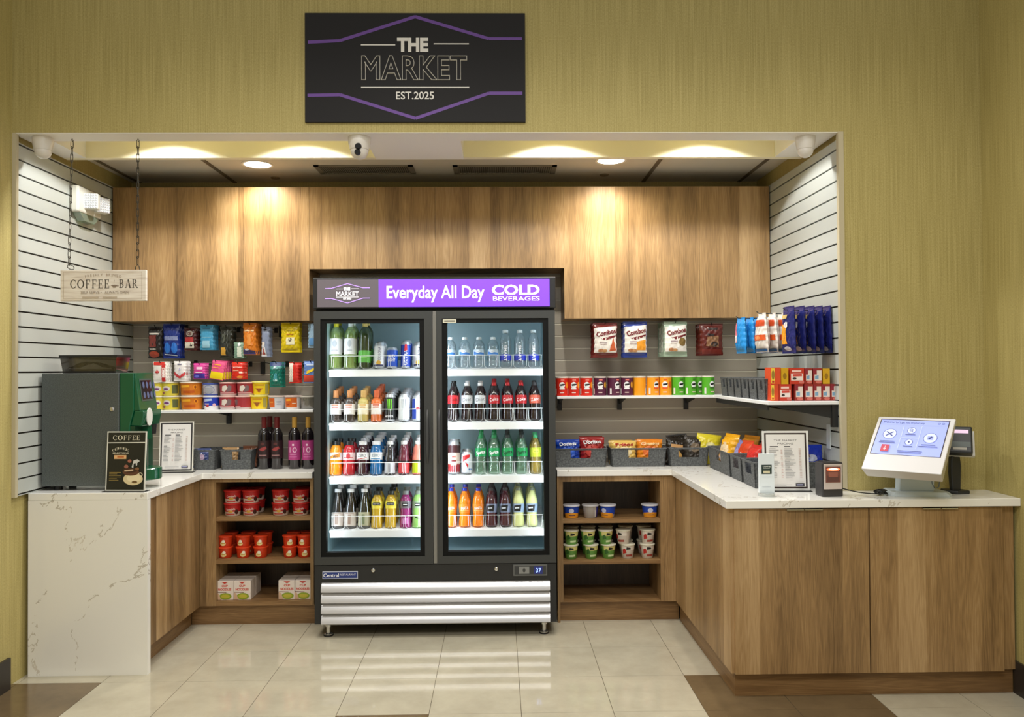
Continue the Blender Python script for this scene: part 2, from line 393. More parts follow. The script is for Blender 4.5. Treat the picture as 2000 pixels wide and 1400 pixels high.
# ================================================================ the room
def build_room():
    # floor: polished square tiles, a few brown ones
    p, tx, ty = .4063, -.3136, 3.5189
    b = MB(); b.box(-2.6, -1.6, -.03, 2.6, 5.2, -.0015, mat('grout', (84, 72, 54), .8))
    for i in range(-7, 7):
        for j in range(-13, 5):
            x0, y0 = tx + i * p, ty + j * p
            if x0 > 2.5 or x0 + p < -2.5: continue
            brown = (j <= 0 and i < -4) or (j == 0 and i in (3, 4)) or (j == -1 and i == -1) or (j in (-1, -2) and i in (3, 4)) or (j == -3 and i in (1, 2))
            b.box(x0 + .0013, y0 + .0007, -.02, x0 + p - .0013, y0 + p - .0007, 0, BROWN if brown else CREAM)
    struct('floor', b)
    # wall with the sign and the opening of the alcove
    b = MB(); b.box(XA - .12, YW, ZH, XB, YW + .13, 3.7, OLIVE); b.box(XB + .0195, YW, 0, XW, YW + .13, 3.7, OLIVE); b.box(XB, YW, ZH, XB + .0195, YW + .13, 3.7, OLIVE)
    struct('wall_front', b)
    b = MB(); b.box(XA - .12, -1.6, 0, XA, YW, 3.7, OLIVE); struct('wall_left', b)
    b = MB(); b.box(XW, -1.6, 0, XW + .12, YW + .13, 3.7, OLIVE); struct('wall_right', b)
    # alcove side walls: olive paint shows above the slat panels
    b = MB(); b.box(XA - .12, YW, 0, XA - .02, YB + .1, 3.0, OLIVE); struct('wall_alcove_left', b)
    b = MB(); b.box(XB + .02, YW + .13, 0, XB + .12, YB + .1, 3.0, OLIVE); struct('wall_alcove_right', b)
    b = MB(); b.box(XA - .1, YB + .02, 0, XB + .1, YB + .1, 3.0, OLIVE); struct('wall_back', b)
    # slat panels, grooves every three inches
    def slats(name, side, z0, z1, zl, mt, ins, a0, a1, gap=.0085):
        b = MB(); gb = MB()
        cuts = sorted(z for z in zl if z0 < z < z1); edges = [z0] + cuts + [z1]
        for k in range(len(edges) - 1):
            lo = edges[k] + (gap / 2 if k else 0); hi = edges[k + 1] - (gap / 2 if k < len(edges) - 2 else 0)
            if side == 'L': b.box(XA - .019, a0, lo, XA, a1, hi, mt)
            if side == 'R': b.box(XB, a0, lo, XB + .019, a1, hi, mt)
            if side == 'B': b.box(a0, YB, lo, a1, YB + .019, hi, mt)
        o = struct(name, b)
        if side == 'L': gb.box(XA - .0199, a0, z0, XA - .012, a1, z1, ins)
        if side == 'R': gb.box(XB + .012, a0, z0, XB + .0199, a1, z1, ins)
        if side == 'B':
            gb.box(a0, YB + .014, z0, a1, YB + .0195, z1, GROOVE)
            for z in cuts: gb.box(a0, YB + .003, z - gap / 2 - .0004, a1, YB + .015, z + .0026, ALU)
        gb.build('groove_liner', parent=o)
        return o
    slats('wall_slatted_left', 'L', ZC, ZT, [2.1829 + .0746 * k for k in range(-18, 7)], SLAT, GROOVE, YW + .02, YB)
    slats('wall_slatted_right', 'R', ZC, ZT, [1.9696 + .0779 * k for k in range(-14, 9)], SLAT, GROOVE, YW + .02, YB)
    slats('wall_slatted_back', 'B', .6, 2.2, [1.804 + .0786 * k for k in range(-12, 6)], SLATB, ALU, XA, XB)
    b = MB(); b.box(XB - .004, YW - .006, ZC, XB + .022, YW + .02, ZH, TRIM); struct('trim_1', b)
    b = MB(); b.box(XA - .004, YW - .0, ZC, XA + .018, YW + .022, ZH, TRIM); struct('trim_2', b)
    # soffit of the header, light slots behind it, fascia and the tiled alcove ceiling
    y1, y2, y3, zt = YW + .135, 4.33, 4.372, 2.95
    b = MB(); b.box(XA, YW + .001, ZH - .004, XB, y1, ZH, WHITE)
    xl0, xl1 = PX(104, y1, 270), PX(733, y2, 305); xr0, xr1 = PX(900, y1, 270), PX(1555, y1, 268)
    b.box(XA, y1, ZH - .004, xl0, y2, zt, WHITE); b.box(xl1, y1, ZH - .004, xr0, y2, zt, WHITE); b.box(xr1, y1, ZH - .004, XB, y2, zt, WHITE)
    b.box(XA, y1, zt, XB, y3, zt + .02, WHITE)
    b.box(xl1, y2, ZH - .004, xr0, y3, ZH + .07, WHITE)
    struct('trim_3', b)
    b = MB(); b.box(XA, y2, ZH - .004, xl1, y3, zt, CREAMP); b.box(xr0, y2, ZH - .004, XB, y3, zt, CREAMP)
    struct('trim_4', b)
    ct = mat('ceiling_tile', (208, 203, 192), .8); b = MB(); b.box(XA - .02, y3, ZCE, XB + .02, YB + .02, ZCE + .02, ct)
    o = struct('ceiling', b)
    g = MB(); tb = mat('tee_bar', (104, 92, 76), .6)
    for px, py in ((222, 330), (411, 322), (1289, 312), (1492, 316)):
        x, y = G(px, py, ZCE); g.box(x - .012, y3, ZCE - .004, x + .012, YB + .02, ZCE, tb)
    g.build('tee_grid', parent=o)
    # baseboards
    b = MB(); b.box(XA, -1.6, 0, XA + .012, YW - .02, .15, BASEB); struct('baseboard_left', b)
    b = MB(); b.box(XW - .012, -1.6, 0, XW, YRC + .055, .15, BASEB); struct('baseboard_right', b)
build_room()

def ceiling_fittings():
    em = mat('lamp_lens', (255, 246, 228), .4, emit=14.)
    for k, ((x, y), lab) in enumerate(zip(CANS, ('round recessed ceiling light above the wooden cupboards on the coffee side',
                                                 'round recessed ceiling light above the wooden cupboards on the checkout side'))):
        t = thing('recessed_downlight', lab, 'ceiling light', (x, y, ZCE), group='recessed lights over the cupboards')
        MB().lathe([(.078, -.004), (.092, -.004), (.092, 0), (.078, 0)], WHITE, n=28, caps=False).build('trim_ring', t, 40)
        MB().lathe([(.0, -.002), (.078, -.002)], em, n=28, caps=False).build('lens', t)
    vm = mat('vent_metal', (128, 120, 106), .5); vd = mat('vent_dark', (74, 68, 58), .6)
    for (pa, pb, lab) in ((612, 806, 'long brown ceiling vent grille behind the dome camera'), (884, 1088, 'long brown ceiling vent grille beside the checkout side recessed light')):
        xa, y0 = G(pa, 322, ZCE); xb, _ = G(pb, 322, ZCE)
        if y0 < 4.45: y0 = 4.45
        y1 = y0 + .20
        t = thing('ceiling_vent', lab, 'vent', ((xa + xb) / 2, (y0 + y1) / 2, ZCE), group='ceiling vents'); w = (xb - xa) / 2; d = .1
        b = MB(); b.box(-w, -d, -.008, w, -d + .018, 0, vm); b.box(-w, d - .018, -.008, w, d, 0, vm); b.box(-w, -d, -.008, -w + .03, d, 0, vm); b.box(w - .03, -d, -.008, w, d, 0, vm)
        b.build('frame', t)
        b = MB(); n = 44
        b.box(-w + .03, -d + .018, -.002, w - .03, d - .018, -.0005, vd)
        for i in range(n):
            x = -w + .035 + (2 * w - .07) * i / (n - 1); b.box(x - .003, -d + .018, -.006, x + .003, d - .018, -.002, vm)
        b.build('grille', t)
    for px, py, lab in ((538, 347, 'small round sprinkler cover on the alcove ceiling, coffee side'), (1180, 341, 'small round sprinkler cover on the alcove ceiling, checkout side')):
        x, y = G(px, py, ZCE); b = MB().lathe([(.0, -.006), (.026, -.006), (.03, 0)], mat('sprinkler_cap', (120, 108, 88), .5), n=18, caps=False)
        tag(b.build('sprinkler_cover', None, 40, loc=(x, y, ZCE)), lab, 'sprinkler', 'sprinkler covers')
ceiling_fittings()

# ---------------------------------------------------------------- market sign on the wall
def market_logo(b, mw, mv, fn, w, h, th, small=False):
    """purple hexagon lines and the lettering of the sign; w, h are its full size, centred on 0"""
    sx, sz = w / 430., h / 208.
    def q(x, y): return ((x - 811) * sx, (134 - y) * sz)
    pts = [(602, 86), (664, 83), (811, 37), (955, 79), (1020, 79)]; pts2 = [(601, 187), (664, 186), (811, 231), (955, 183), (1020, 183)]
    sh = []
    for pp in (pts, pts2):
        for i in range(4): sh.append(('l', *q(*pp[i]), *q(*pp[i + 1]), th, mv))
    lw = th * .36
    sh += [('l', *q(705, 91), *q(772, 91), lw, mw), ('l', *q(847, 89), *q(916, 89), lw, mw), ('l', *q(705, 172), *q(916, 172), lw, mw)]
    sh += [('t', 'THE', *q(806, 90), 29 * sz, 61 * sx, .05, mw), ('t', 'EST.2025', *q(810, 187), 15.5 * sz, 74 * sx, .015, mw)]
    return sh, q
def outlined(txt, h, w, r, mt):
    cu = bpy.data.curves.new('o', 'FONT'); cu.body = txt; cu.size = 1; cu.fill_mode = 'NONE'; cu.bevel_depth = r; cu.bevel_resolution = 0; cu.resolution_u = 3; cu.offset = .02; cu.space_character = 1.06
    ob = bpy.data.objects.new('o', cu); COL.objects.link(ob); bpy.context.view_layer.update()
    dg = bpy.context.evaluated_depsgraph_get(); me = ob.evaluated_get(dg).to_mesh()
    v = [tuple(a.co) for a in me.vertices]; f = [tuple(p.vertices) for p in me.polygons]
    ob.evaluated_get(dg).to_mesh_clear(); bpy.data.objects.remove(ob)
    x0 = min(a[0] for a in v); x1 = max(a[0] for a in v); y0 = min(a[1] for a in v); y1 = max(a[1] for a in v)
    vs = [((a[0] - (x0 + x1) / 2) / (x1 - x0) * w, -a[2] * .3, (a[1] - (y0 + y1) / 2) / (y1 - y0) * h) for a in v]
    return vs, f
def market_sign():
    x0, z0 = P(597, 240, YW); x1, z1 = P(1025, 28, YW); w, h = x1 - x0, z1 - z0
    t = thing('wall_sign', 'large dark rectangular sign reading THE MARKET EST.2025 on the olive wall', 'sign', ((x0 + x1) / 2, YW - .012, (z0 + z1) / 2))
    MB().box(-w / 2, 0, -h / 2, w / 2, .0118, h / 2, mat('sign_charcoal', (30, 29, 31), .6, spec=.25)).build('panel', t)
    mw, mv = mat('sign_white', (226, 224, 220), .5), mat('sign_purple', (102, 62, 150), .5)
    sh, q = market_logo(None, mw, mv, None, w, h, .0155)
    pu = [s for s in sh if s[-1] is mv]
    for g in (pu[:4], pu[4:]): MB().decal(g, flat(0, 0, 0)).build('purple_border', t)
    MB().decal([s for s in sh if s[-1] is mw], flat(0, 0, 0)).build('lettering', t)
    vs, f = outlined('MARKET', .122, .515, .0125, mw); cx, cz = q(809, 134.5)
    MB().add([(a + cx, b - .001, c + cz) for a, b, c in vs], f, mw).build('outline_lettering', t)
market_sign()

# ---------------------------------------------------------------- dome cameras
def dome_camera(px, py, lab, a, wpx, lens=True):
    Y = YW + .075; x, _ = P(px, py, Y); r = wpx / 2 / F * Y
    t = thing('dome_camera', lab, 'security camera', (x, Y, ZH - .004), a, 'dome cameras under the header')
    MB().lathe([(r, 0), (r, -.018), (r * .96, -.034), (r * .84, -.062), (r * .6, -.066)], mat('camera_white', (224, 220, 216), .35), n=26).build('mount_base', t, 50)
    ball = [(r * .8 * sin(k * pi / 10), -.066 - r * .8 * cos(k * pi / 10) + .0) for k in range(11)]
    MB().lathe(ball, mat('camera_white'), n=24, caps=False).build('camera_ball', t, 60)
    if lens:
        def disc(name, dx, dz, rr, mt, yy):
            b = MB(); b.lathe([(0, -.007), (rr * .8, -.007), (rr, -.002), (rr, .008)], mt, n=18, axis='y', caps=False); b.build(name, t, 40, loc=(dx, yy, dz))
        disc('lens', .007, -.056, r * .29, mat('lens_black', (20, 20, 22), .1), -r * .86)
        disc('infrared_lamp', .002, -.084, r * .27, mat('lens_black'), -r * .78)
dome_camera(702, 283, 'white dome security camera with two dark lenses under the header centre', radians(-6), 44)
dome_camera(84, 296, 'white dome camera beside the hanging chains under the header', radians(40), 38, False)
dome_camera(1573, 278, 'white dome camera under the header above the bare slatted wall', radians(-40), 38, False)

# ---------------------------------------------------------------- hanging coffee bar sign
def coffee_bar_sign():
    Y = 3.955; x0, z0 = P(118, 588, Y); x1, z1 = P(285, 527, Y); w, h = x1 - x0, z1 - z0
    t = thing('hanging_sign', 'whitewashed wooden COFFEE BAR sign hanging on two chains', 'sign', ((x0 + x1) / 2, Y, z0))
    wm = mat('whitewash', (214, 202, 188), .7); N = NT(wm); pz, o = N.pos()
    v = N.noise(N.comb(N.math('MULTIPLY', o[0], 9), 0., N.math('MULTIPLY', o[2], 90)), 1., 3.)
    N.l(N.ramp(v, [(.3, (212, 200, 188)), (.5, (232, 224, 214)), (.7, (240, 234, 226))]), N.b.inputs['Base Color'])
    MB().box(-w / 2, 0, 0, w / 2, .018, h, wm).build('board', t, bev=.002)
    dk, md, lt = c8(70, 64, 58), c8(140, 124, 112), c8(172, 156, 140)
    sh = [('s', 'COFFEE', -.064, h * .55, .042, .195, dk), ('s', 'BAR', .125, h * .56, .042, .095, dk)]
    sh += [('e', .055, h * .50, .017, .004, md), ('p', [(.043, h * .52), (.048, h * .43), (.062, h * .43), (.067, h * .52)], md), ('o', .07, h * .49, .006, .005, .0015, md), ('l', .052, h * .56, .056, h * .68, .0015, lt)]
    for i, ch in enumerate('FRESHLY BREWED'):
        if ch == ' ': continue
        u = (i - 6.5) / 6.5; sh.append(('t', ch, u * .085, h * .85 - u * u * .008, .013, 0, 0., -u * .12, lt))
    sh += [('t', 'SELF SERVE', -.062, h * .28, .013, .092, 0., 0., md), ('e', -.008, h * .28, .002, .002, md), ('t', 'ALWAYS OPEN', .068, h * .28, .013, .118, 0., 0., md)]
    for a, b_ in ((-.10, -.02), (.0, .07)): sh.append(('l', a, h * .12, b_, h * .12, .006, c8(196, 182, 166)))
    e = .018; f_ = c8(184, 168, 150)
    sh += [('l', -w / 2 + e, e * .5, -w / 2 + e, h - e * .5, .0014, f_), ('l', w / 2 - e, e * .5, w / 2 - e, h - e * .5, .0014, f_), ('l', -w / 2 + e, h - e * .6, w / 2 - e, h - e * .6, .0014, f_), ('l', -w / 2 + e, e * .6, w / 2 - e, e * .6, .0014, f_)]
    MB().decal(sh, flat(0, 0, 0)).build('lettering', t)
    cm = mat('chain_metal', (58, 54, 46), .4, .7)
    def link(b, c, up, r, hh, flip):
        pts = []
        for k in range(12):
            a = 2 * pi * k / 12; u, v = r * cos(a), (hh - r) * (1 if sin(a) >= 0 else -1) * (abs(sin(a)) > .01) + r * sin(a)
            pts.append((c[0] + (u if not flip else 0), c[1] + (u if flip else 0), c[2] + v))
        b.tube(pts, .0016, cm, 5, True)
    for px in (139, 268):
        xa = PX(px, Y, 280) - (x0 + x1) / 2; xb = (PX(133, Y, 522) if px == 139 else PX(267, Y, 522)) - (x0 + x1) / 2
        top = ZH - .004 - z0; b = MB(); n = 18; zt, zb = top - .012, h + .030
        b.tube([(xa, .009, top), (xa, .009, top - .014), (xa + .004, .009, top - .018)], .0016, cm)
        for k in range(n):
            f = (k + .5) / n; big = k < 3 or k > n - 5
            link(b, (xa + (xb - xa) * f, .009, zt + (zb - zt) * f), 0, .0062 if big else .0048, .0225, k % 2 == 1)
        b.build('chain', t)
        b = MB()
        if px == 139: b.tube([(xb + .017 * cos(a) + .008, .009 + .004 * sin(a), h + .016 + .011 * sin(a) - .006 * cos(a)) for a in [2 * pi * k / 14 for k in range(14)]], .002, cm, 5, True)
        else: b.tube([(xb - .012, .009, h), (xb - .008, .009, h + .018), (xb + .001, .009, h + .03), (xb + .008, .009, h + .018), (xb + .012, .009, h)], .002, cm)
        b.build('hook', t)
coffee_bar_sign()

# ---------------------------------------------------------------- emergency light on the slatted side wall
def emergency_light():
    Y = 4.52; z = PZ(400, Y, 172)
    t = thing('emergency_light', 'white twin-head emergency light on the slatted wall behind the chains', 'emergency light', (XA, Y, z))
    wm = mat('fixture_white', (222, 222, 214), .4)
    MB().box(0, -.13, -.06, .05, .13, .085, wm).build('housing', t, bev=.01)
    MB().prism([(-.10, -.06), (.11, -.06), (.06, -.10), (-.05, -.10)], 'x', .004, .044, clear('green_tint_plastic', (190, 222, 196), .4, .06, (196, 214, 196))).build('lower_cover', t)
    for k, (y, a) in enumerate(((-.03, radians(12)), (.075, radians(58)))):
        xf = Matrix.Translation((.072, y, .01)) @ Matrix.Rotation(a, 4, 'Z')
        b = MB(); b.box(-.040, -.03, -.045, .040, .02, .045, wm, xf); b.lathe([(.014, 0), (.014, .03)], wm, (.05, y, .01), 12, 'x'); hd = b.build('lamp_head', t, bev=.008)
        lens = mat('faceted_lens', (226, 230, 236), .15, .3)
        b = MB()
        for i in range(6):
            for j in range(6):
                x, zz = -.031 + i * .0124, -.035 + j * .014
                vs = [xf @ Vector(q) for q in ((x - .006, -.031, zz - .0066), (x + .006, -.031, zz - .0066), (x + .006, -.031, zz + .0066), (x - .006, -.031, zz + .0066), (x, -.037, zz))]
                b.add(vs, [(0, 1, 4), (1, 2, 4), (2, 3, 4), (3, 0, 4)], lens)
        b.build('lens', hd)
    MB().lathe([(0, -.004), (.007, -.004), (.007, 0)], mat('green_indicator', (120, 200, 110), .4, emit=.6), axis='y', n=10, caps=False).build('indicator_lamp', t, loc=(.02, -.121, -.03))
emergency_light()
# ================================================================ counters and cupboards
def countertops():
    s = .036
    t = thing('countertop', 'white veined quartz countertop with floor length end panel under the coffee machine', 'countertop', (0, 0, 0))
    xe = PX(610, YBC, 922)
    MB().prism([(XA + .001, YWF), (XL, YWF), (XL, YBC), (xe, YBC), (xe, YB - .001), (XA + .001, YB - .001)], 'z', ZC - s, ZC, QUARTZ).build('slab', t, bev=.002)
    MB().box(XA + .001, YWF, 0, XL, YWF + s, ZC - s, QUARTZ).build('end_panel', t)
    t = thing('countertop', 'white quartz countertop wrapping from the snack baskets to the checkout screen', 'countertop', (0, 0, 0))
    xs = PX(1088, YBC, 922)
    MB().prism([(xs, YB - .001), (xs, YBC), (XR, YBC), (XR, YRC), (XW - .001, YRC), (XW - .001, YW - .001), (XB - .006, YW - .001), (XB - .006, YB - .001)][::-1], 'z', ZC - s, ZC, QUARTZ).build('slab', t, bev=.002)
    return xe, xs
XE, XS = countertops()
TOP = ZC - .0365                                   # underside of the slabs

def cupboard_left():                                # doors face the middle of the alcove
    x = XL - .02; y0, y1 = YWF + .037, YBC + .012
    t = thing('base_cabinet', 'oak base cupboard beneath the coffee machine, two tall doors beside the white end panel', 'cabinet')
    MB().box(XA + .002, y0, .115, x - .02, y1, TOP, OAK).build('body', t)
    ys = [y0, G(339, 1250, .12)[1], y1]
    ys[1] = y0 + (y1 - y0) * .42
    for a, b in ((ys[0], ys[1]), (ys[1], ys[2])): MB().box(x - .02, a + .0012, .117, x, b - .0012, TOP - .004, OAK).build('door', t)
    MB().box(XA + .002, y0, 0, x - .06, y1 + .03, .115, OAKH).build('toe_kick', t)
    MB().box(x - .018, ys[1] - .05, TOP - .0035, x + .006, ys[1] + .02, TOP - .0005, CHROME).build('pull', t)
cupboard_left()

def open_unit(lab, fx0, fx1, ix0, ix1, zs, x_end, post):
    """open shelf unit: ix0..ix1 clear width, zs = (top, shelf, shelf, bottom) heights of the shelf tops"""
    yf, yb = YBC + .018, YB - .005; t = thing('open_shelf_unit', lab, 'shelf unit'); th = .02
    b = MB(); b.box(ix0 - th, yf, .118, ix0, yb, TOP, OAK); b.build('side_panel', t)
    b = MB(); b.box(ix1, yf, .118, ix1 + th, yb, TOP, OAK); b.build('side_panel', t)
    MB().box(ix0, yf, zs[0], ix1, yb, TOP, OAK).build('top_panel', t)
    MB().box(ix0, yb - .012, zs[3], ix1, yb, zs[0], OAK_SHADED).build('back_panel', t)
    for z in zs[1:3]: MB().box(ix0, yf + .003, z - .022, ix1, yb - .012, z, OAKH).build('shelf', t)
    MB().box(ix0, yf, .118, ix1, yb - .012, zs[3], OAKH).build('bottom_panel', t)
    if post: MB().box(post[0], yf - .002, .118, post[1], yf + .02, TOP, OAK).build('filler', t)
    MB().box(fx0, yf + .03, 0, fx1, yf + .05, .117, OAKH).build('toe_kick', t)
    if x_end: MB().box(x_end[0], yf - .012, 0, x_end[1], yb, TOP, OAK).build('end_panel', t)
    return t
YS = YBC + .018
LX0, LX1 = PX(422, YS, 1050), PX(606, YS, 1050); RX0, RX1 = PX(1100, YS, 1050), PX(1290, YS, 1050)
LZ = (PZ(941, YS, 510), PZ(1010, YS, 510), PZ(1093, YS, 510), PZ(1174, YS, 510))
RZ = (PZ(940, YS, 1200), PZ(1014, YS, 1200), PZ(1094, YS, 1200), PZ(1174, YS, 1200))
open_unit('open oak shelf unit holding red soup tubs and noodle boxes', XL - .08, LX1 + .02, LX0, LX1, LZ, None, (XL - .02, LX0 - .02))
open_unit('open oak shelf unit holding blue bowls and green cups', RX0 - .02, XR + .048, RX0, RX1, RZ, (RX0 - .036, RX0 - .0205), (RX1 + .0205, XR + .025))

def cupboard_right():
    yf = YRC + .018; x0 = XR + .026; z0 = .113
    t = thing('base_cabinet', 'oak base cupboard under the checkout counter, two wide front doors', 'cabinet')
    MB().box(x0 + .022, yf + .022, .115, XW - .0125, YW - .002, TOP, OAK).build('body', t)
    xa = PX(1434, yf, 1150); xm = PX(1699, yf, 1150); xb = PX(1961, yf, 1150)
    for a, b in ((xa, xm), (xm, xb)): MB().box(a + .0032, yf, z0, b - .0032, yf + .02, TOP - .006, OAK).build('door', t)
    MB().box(xb + .0005, yf + .021, z0, XW - .0125, yf + .04, TOP - .001, OAK).build('filler', t)
    MB().box(XR + .05, YRC + .057, 0, XW - .013, YRC + .075, z0 + .002, OAKH).build('toe_kick', t)
    for pa, pb in ((1535, 1568), (1570, 1605), (1800, 1834), (1836, 1868)):
        if pa in (1535, 1570): pass
        a, b = PX(pa, yf, 990), PX(pb, yf, 990); m_ = MB(); m_.box(a, yf - .014, TOP - .0055, b, yf + .015, TOP - .003, CHROME); m_.box(a, yf - .014, TOP - .010, b, yf - .0125, TOP - .003, CHROME)
        m_.build('finger_pull', t)
    # return along the alcove side
    t = thing('base_cabinet', 'oak base cupboard return beneath the row of snack baskets by the slatted side wall', 'cabinet')
    yb = YBC + .015; MB().box(x0 + .021, YW + .001, .115, XB - .01, yb - .002, TOP, OAK).build('body', t)
    ym = yf + .19
    MB().box(x0, yf + .012, .113, x0 + .02, ym - .001, TOP - .001, OAK).build('end_panel', t)
    MB().box(x0, ym + .001, .113, x0 + .02, yb, TOP - .001, OAK).build('side_panel', t)
    MB().box(XR + .05, YRC + .076, 0, XR + .068, yb + .014, .113, OAKH).build('toe_kick', t)
cupboard_right()

def upper_cabinets():
    z0, z1, zm = PZ(621, YU, 1300), 2.631, PZ(524.5, YU, 860); yb = YB - .003
    def unit(lab, xs, lo, x0, x1):
        t = thing('wall_cabinet', lab, 'cabinet', group='oak wall cupboards')
        MB().box(x0 + .001, YU + .02, lo + .001, x1 - .001, yb, z1, OAK).build('body', t)
        for a, b in zip(xs, xs[1:]): MB().box(a + .0007, YU, lo, b - .0007, YU + .0195, z1, OAK).build('door', t)
    xl = [XA + .008] + [PX(p, YU, 500) for p in (346, 475, 604)]
    xm = [PX(p, YU, 450) for p in (604, 735, 850, 976, 1101.5)]
    xr = [PX(p, YU, 480) for p in (1101.5, 1228, 1366)] + [XB - .006]
    unit('tall oak wall cupboard beside the emergency light, above the hanging jerky bags', xl, z0 - .004, xl[0], xl[-1])
    unit('short oak wall cupboard directly above the drinks cooler', xm, zm, xm[0], xm[-1])
    unit('tall oak wall cupboard above the hanging pretzel snack bags', xr, z0, xr[0], xr[-1])
upper_cabinets()

# ================================================================ the drinks cooler
def cooler():
    X0, X1 = -1.046, .324; t = thing('drinks_cooler', 'black two-door glass drinks cooler with lit purple COLD BEVERAGES sign', 'cooler', (0, 0, 0))
    z = lambda py, Y=YF: PZ(py, Y, 850); x = lambda px, Y=YF: PX(px, Y, 850)
    zb, zd0, zd1, zt = z(1217), z(1101), z(607), z(541)
    yc, yb = YF + .056, YB - .02; w = .045
    zi0, zi1 = zd0 + .03, zd1 - .02
    b = MB()
    b.box(X0, yc, zb, X0 + w, yb, zt, IRON); b.box(X1 - w, yc, zb, X1, yb, zt, IRON)
    b.box(X0 + w, yc, zi1 + .004, X1 - w, yb, zt, IRON); b.box(X0 + w, yc, zb, X1 - w, yb, zi0 - .004, IRON); b.box(X0 + w, yb - .04, zi0 - .004, X1 - w, yb, zi1 + .004, IRON)
    b.box(X0, YF + .004, zb, x(627), yc, zd0 - .004, IRON); b.box(x(1072), YF + .004, zb, X1, yc, zd0 - .004, IRON)
    b.box(x(627), YF + .004, z(1134), x(1072), yc, zd0 - .004, IRON); b.box(x(627), YF + .03, zb, x(1072), yc, z(1134), BLACK)
    b.build('cabinet', t)
    b = MB(); yi = yb - .04                        # inner liner: back, sides, floor, roof
    b.box(X0 + w, yi - .006, zi0, X1 - w, yi, zi1, LINER); b.box(X0 + w, yc, zi0, X0 + w + .006, yi, zi1, LINER); b.box(X1 - w - .006, yc, zi0, X1 - w, yi, zi1, LINER)
    b.box(X0 + w, yc, zi0 - .004, X1 - w, yi, zi0, LINER); b.box(X0 + w, yc, zi1, X1 - w, yi, zi1 + .004, LINER)
    b.build('liner', t)
    # sign box
    sb = MB(); sy = YF - .006; sz0, sz1 = z(602), zt
    sb.box(X0 - .006, sy + .01, sz0, X1 + .006, yc, sz1, BLACK); box = sb.build('sign_box', t, bev=.004)
    sx0, sx1, pz0, pz1 = x(621), x(1075), z(599), z(545.5); xm = x(741)
    gp = mat('sign_lit_grey', (92, 86, 92), .3, emit=.35); pp = mat('sign_lit_purple', (112, 62, 226), .3, emit=.9); wl = mat('sign_lit_white', (255, 252, 255), .3, emit=1.15); vl = mat('sign_lit_lilac', (176, 140, 236), .3, emit=.7)
    b = MB(); b.box(sx0, sy, pz0, xm, sy + .009, pz1, gp); b.box(xm, sy, pz0, sx1, sy + .009, pz1, pp); b.build('lit_panel', box)
    zc = (pz0 + pz1) / 2; fn = flat(0, sy - .0005, 0)
    lx = x(680); sh, q = market_logo(None, wl, vl, None, .262, .118, .0042)
    sh = [s if s[0] != 'l' else s for s in sh]; b = MB(); b.decal(sh, flat(lx, sy - .0006, zc))
    b.decal([('t', 'MARKET', lx, zc - .002, .029, .126, .0, wl)], fn)
    b.build('lettering', box); b = MB()
    b.decal([('t', 'Everyday All Day', x(852), z(569.5), .076, x(948) - x(757), .012, wl)], fn); b.build('lettering', box); b = MB()
    b.decal([('t', 'COLD', x(1009), z(566), .060, x(1056) - x(963), .03, wl), ('t', 'BEVERAGES', x(1010), z(583.5), .025, x(1056) - x(965), .0, wl)], fn)
    b.build('lettering', box)
    # doors
    post = MB(); post.box(x(845.5), YF + .012, zd0, x(852.5), yc, zd1, mat('grey_post', (150, 148, 142), .4, .4)); post.build('centre_post', t)
    glass = clear('door_glass', (253, 255, 254), 0.0, 0.0)
    for k, (a, b_, ga, gb, la, lb) in enumerate(((614, 845, 626, 829, 636, 820), (853, 1086, 864, 1072, 874, 1062))):
        A, B, GA, GB, LA, LB = (x(v) for v in (a, b_, ga, gb, la, lb)); A = X0 if k == 0 else A; B = X1 if k else B
        y1 = YF + .052; gz0, gz1, lz0, lz1 = z(1086), z(622), z(1078), z(630)
        m_ = MB(); m_.box(A, YF, zd0, GA, y1, zd1, COOL); m_.box(GB, YF, zd0, B, y1, zd1, COOL); m_.box(GA, YF, gz1, GB, y1, zd1, COOL); m_.box(GA, YF, zd0, GB, y1, gz0, COOL)
        d = m_.build('door', t)
        m_ = MB(); yg = YF + .005; m_.box(GA, yg, gz0, LA, y1 - .004, gz1, GASK); m_.box(LB, yg, gz0, GB, y1 - .004, gz1, GASK); m_.box(LA, yg, lz1, LB, y1 - .004, gz1, GASK); m_.box(LA, yg, gz0, LB, y1 - .004, lz0, GASK)
        m_.build('gasket_frame', d)
        m_ = MB(); m_.add([(LA, YF + .012, lz0), (LB, YF + .012, lz0), (LB, YF + .012, lz1), (LA, YF + .012, lz1)], [(0, 1, 2, 3)], glass); m_.build('glass_pane', d)
        hx = x(835) if k == 0 else x(858); hz0, hz1 = z(905), z(800)
        m_ = MB(); n = 10; v = []; f = []
        for i in range(n + 1):
            s = i / n; zz = hz0 + (hz1 - hz0) * s; wd = .004 + .010 * math.sin(pi * min(1, s * 1.0)) ** .6 * (1 - .45 * s); dp = .018 * math.sin(pi * s) ** .5
            v += [(hx - wd, YF + .001, zz), (hx - wd * .6, YF - .002 - dp, zz), (hx + wd * .6, YF - .002 - dp, zz), (hx + wd, YF + .001, zz)]
            if i:
                for j in range(3): f.append(((i - 1) * 4 + j, (i - 1) * 4 + j + 1, i * 4 + j + 1, i * 4 + j))
        m_.add(v, f, mat('grip_plastic', (60, 61, 63), .35)); m_.build('handle', d, 60)
        if k == 1:
            m_ = MB(); a0, a1 = x(866), x(892); m_.box(a0, YF - .001, z(630.5), a1, YF + .006, z(623.5), c8(206, 204, 184)); m_.decal([('l', a0 + .008, z(627), a1 - .006, z(627), .008, c8(96, 92, 84))], flat(0, YF - .001, 0)); m_.build('sticker', d)
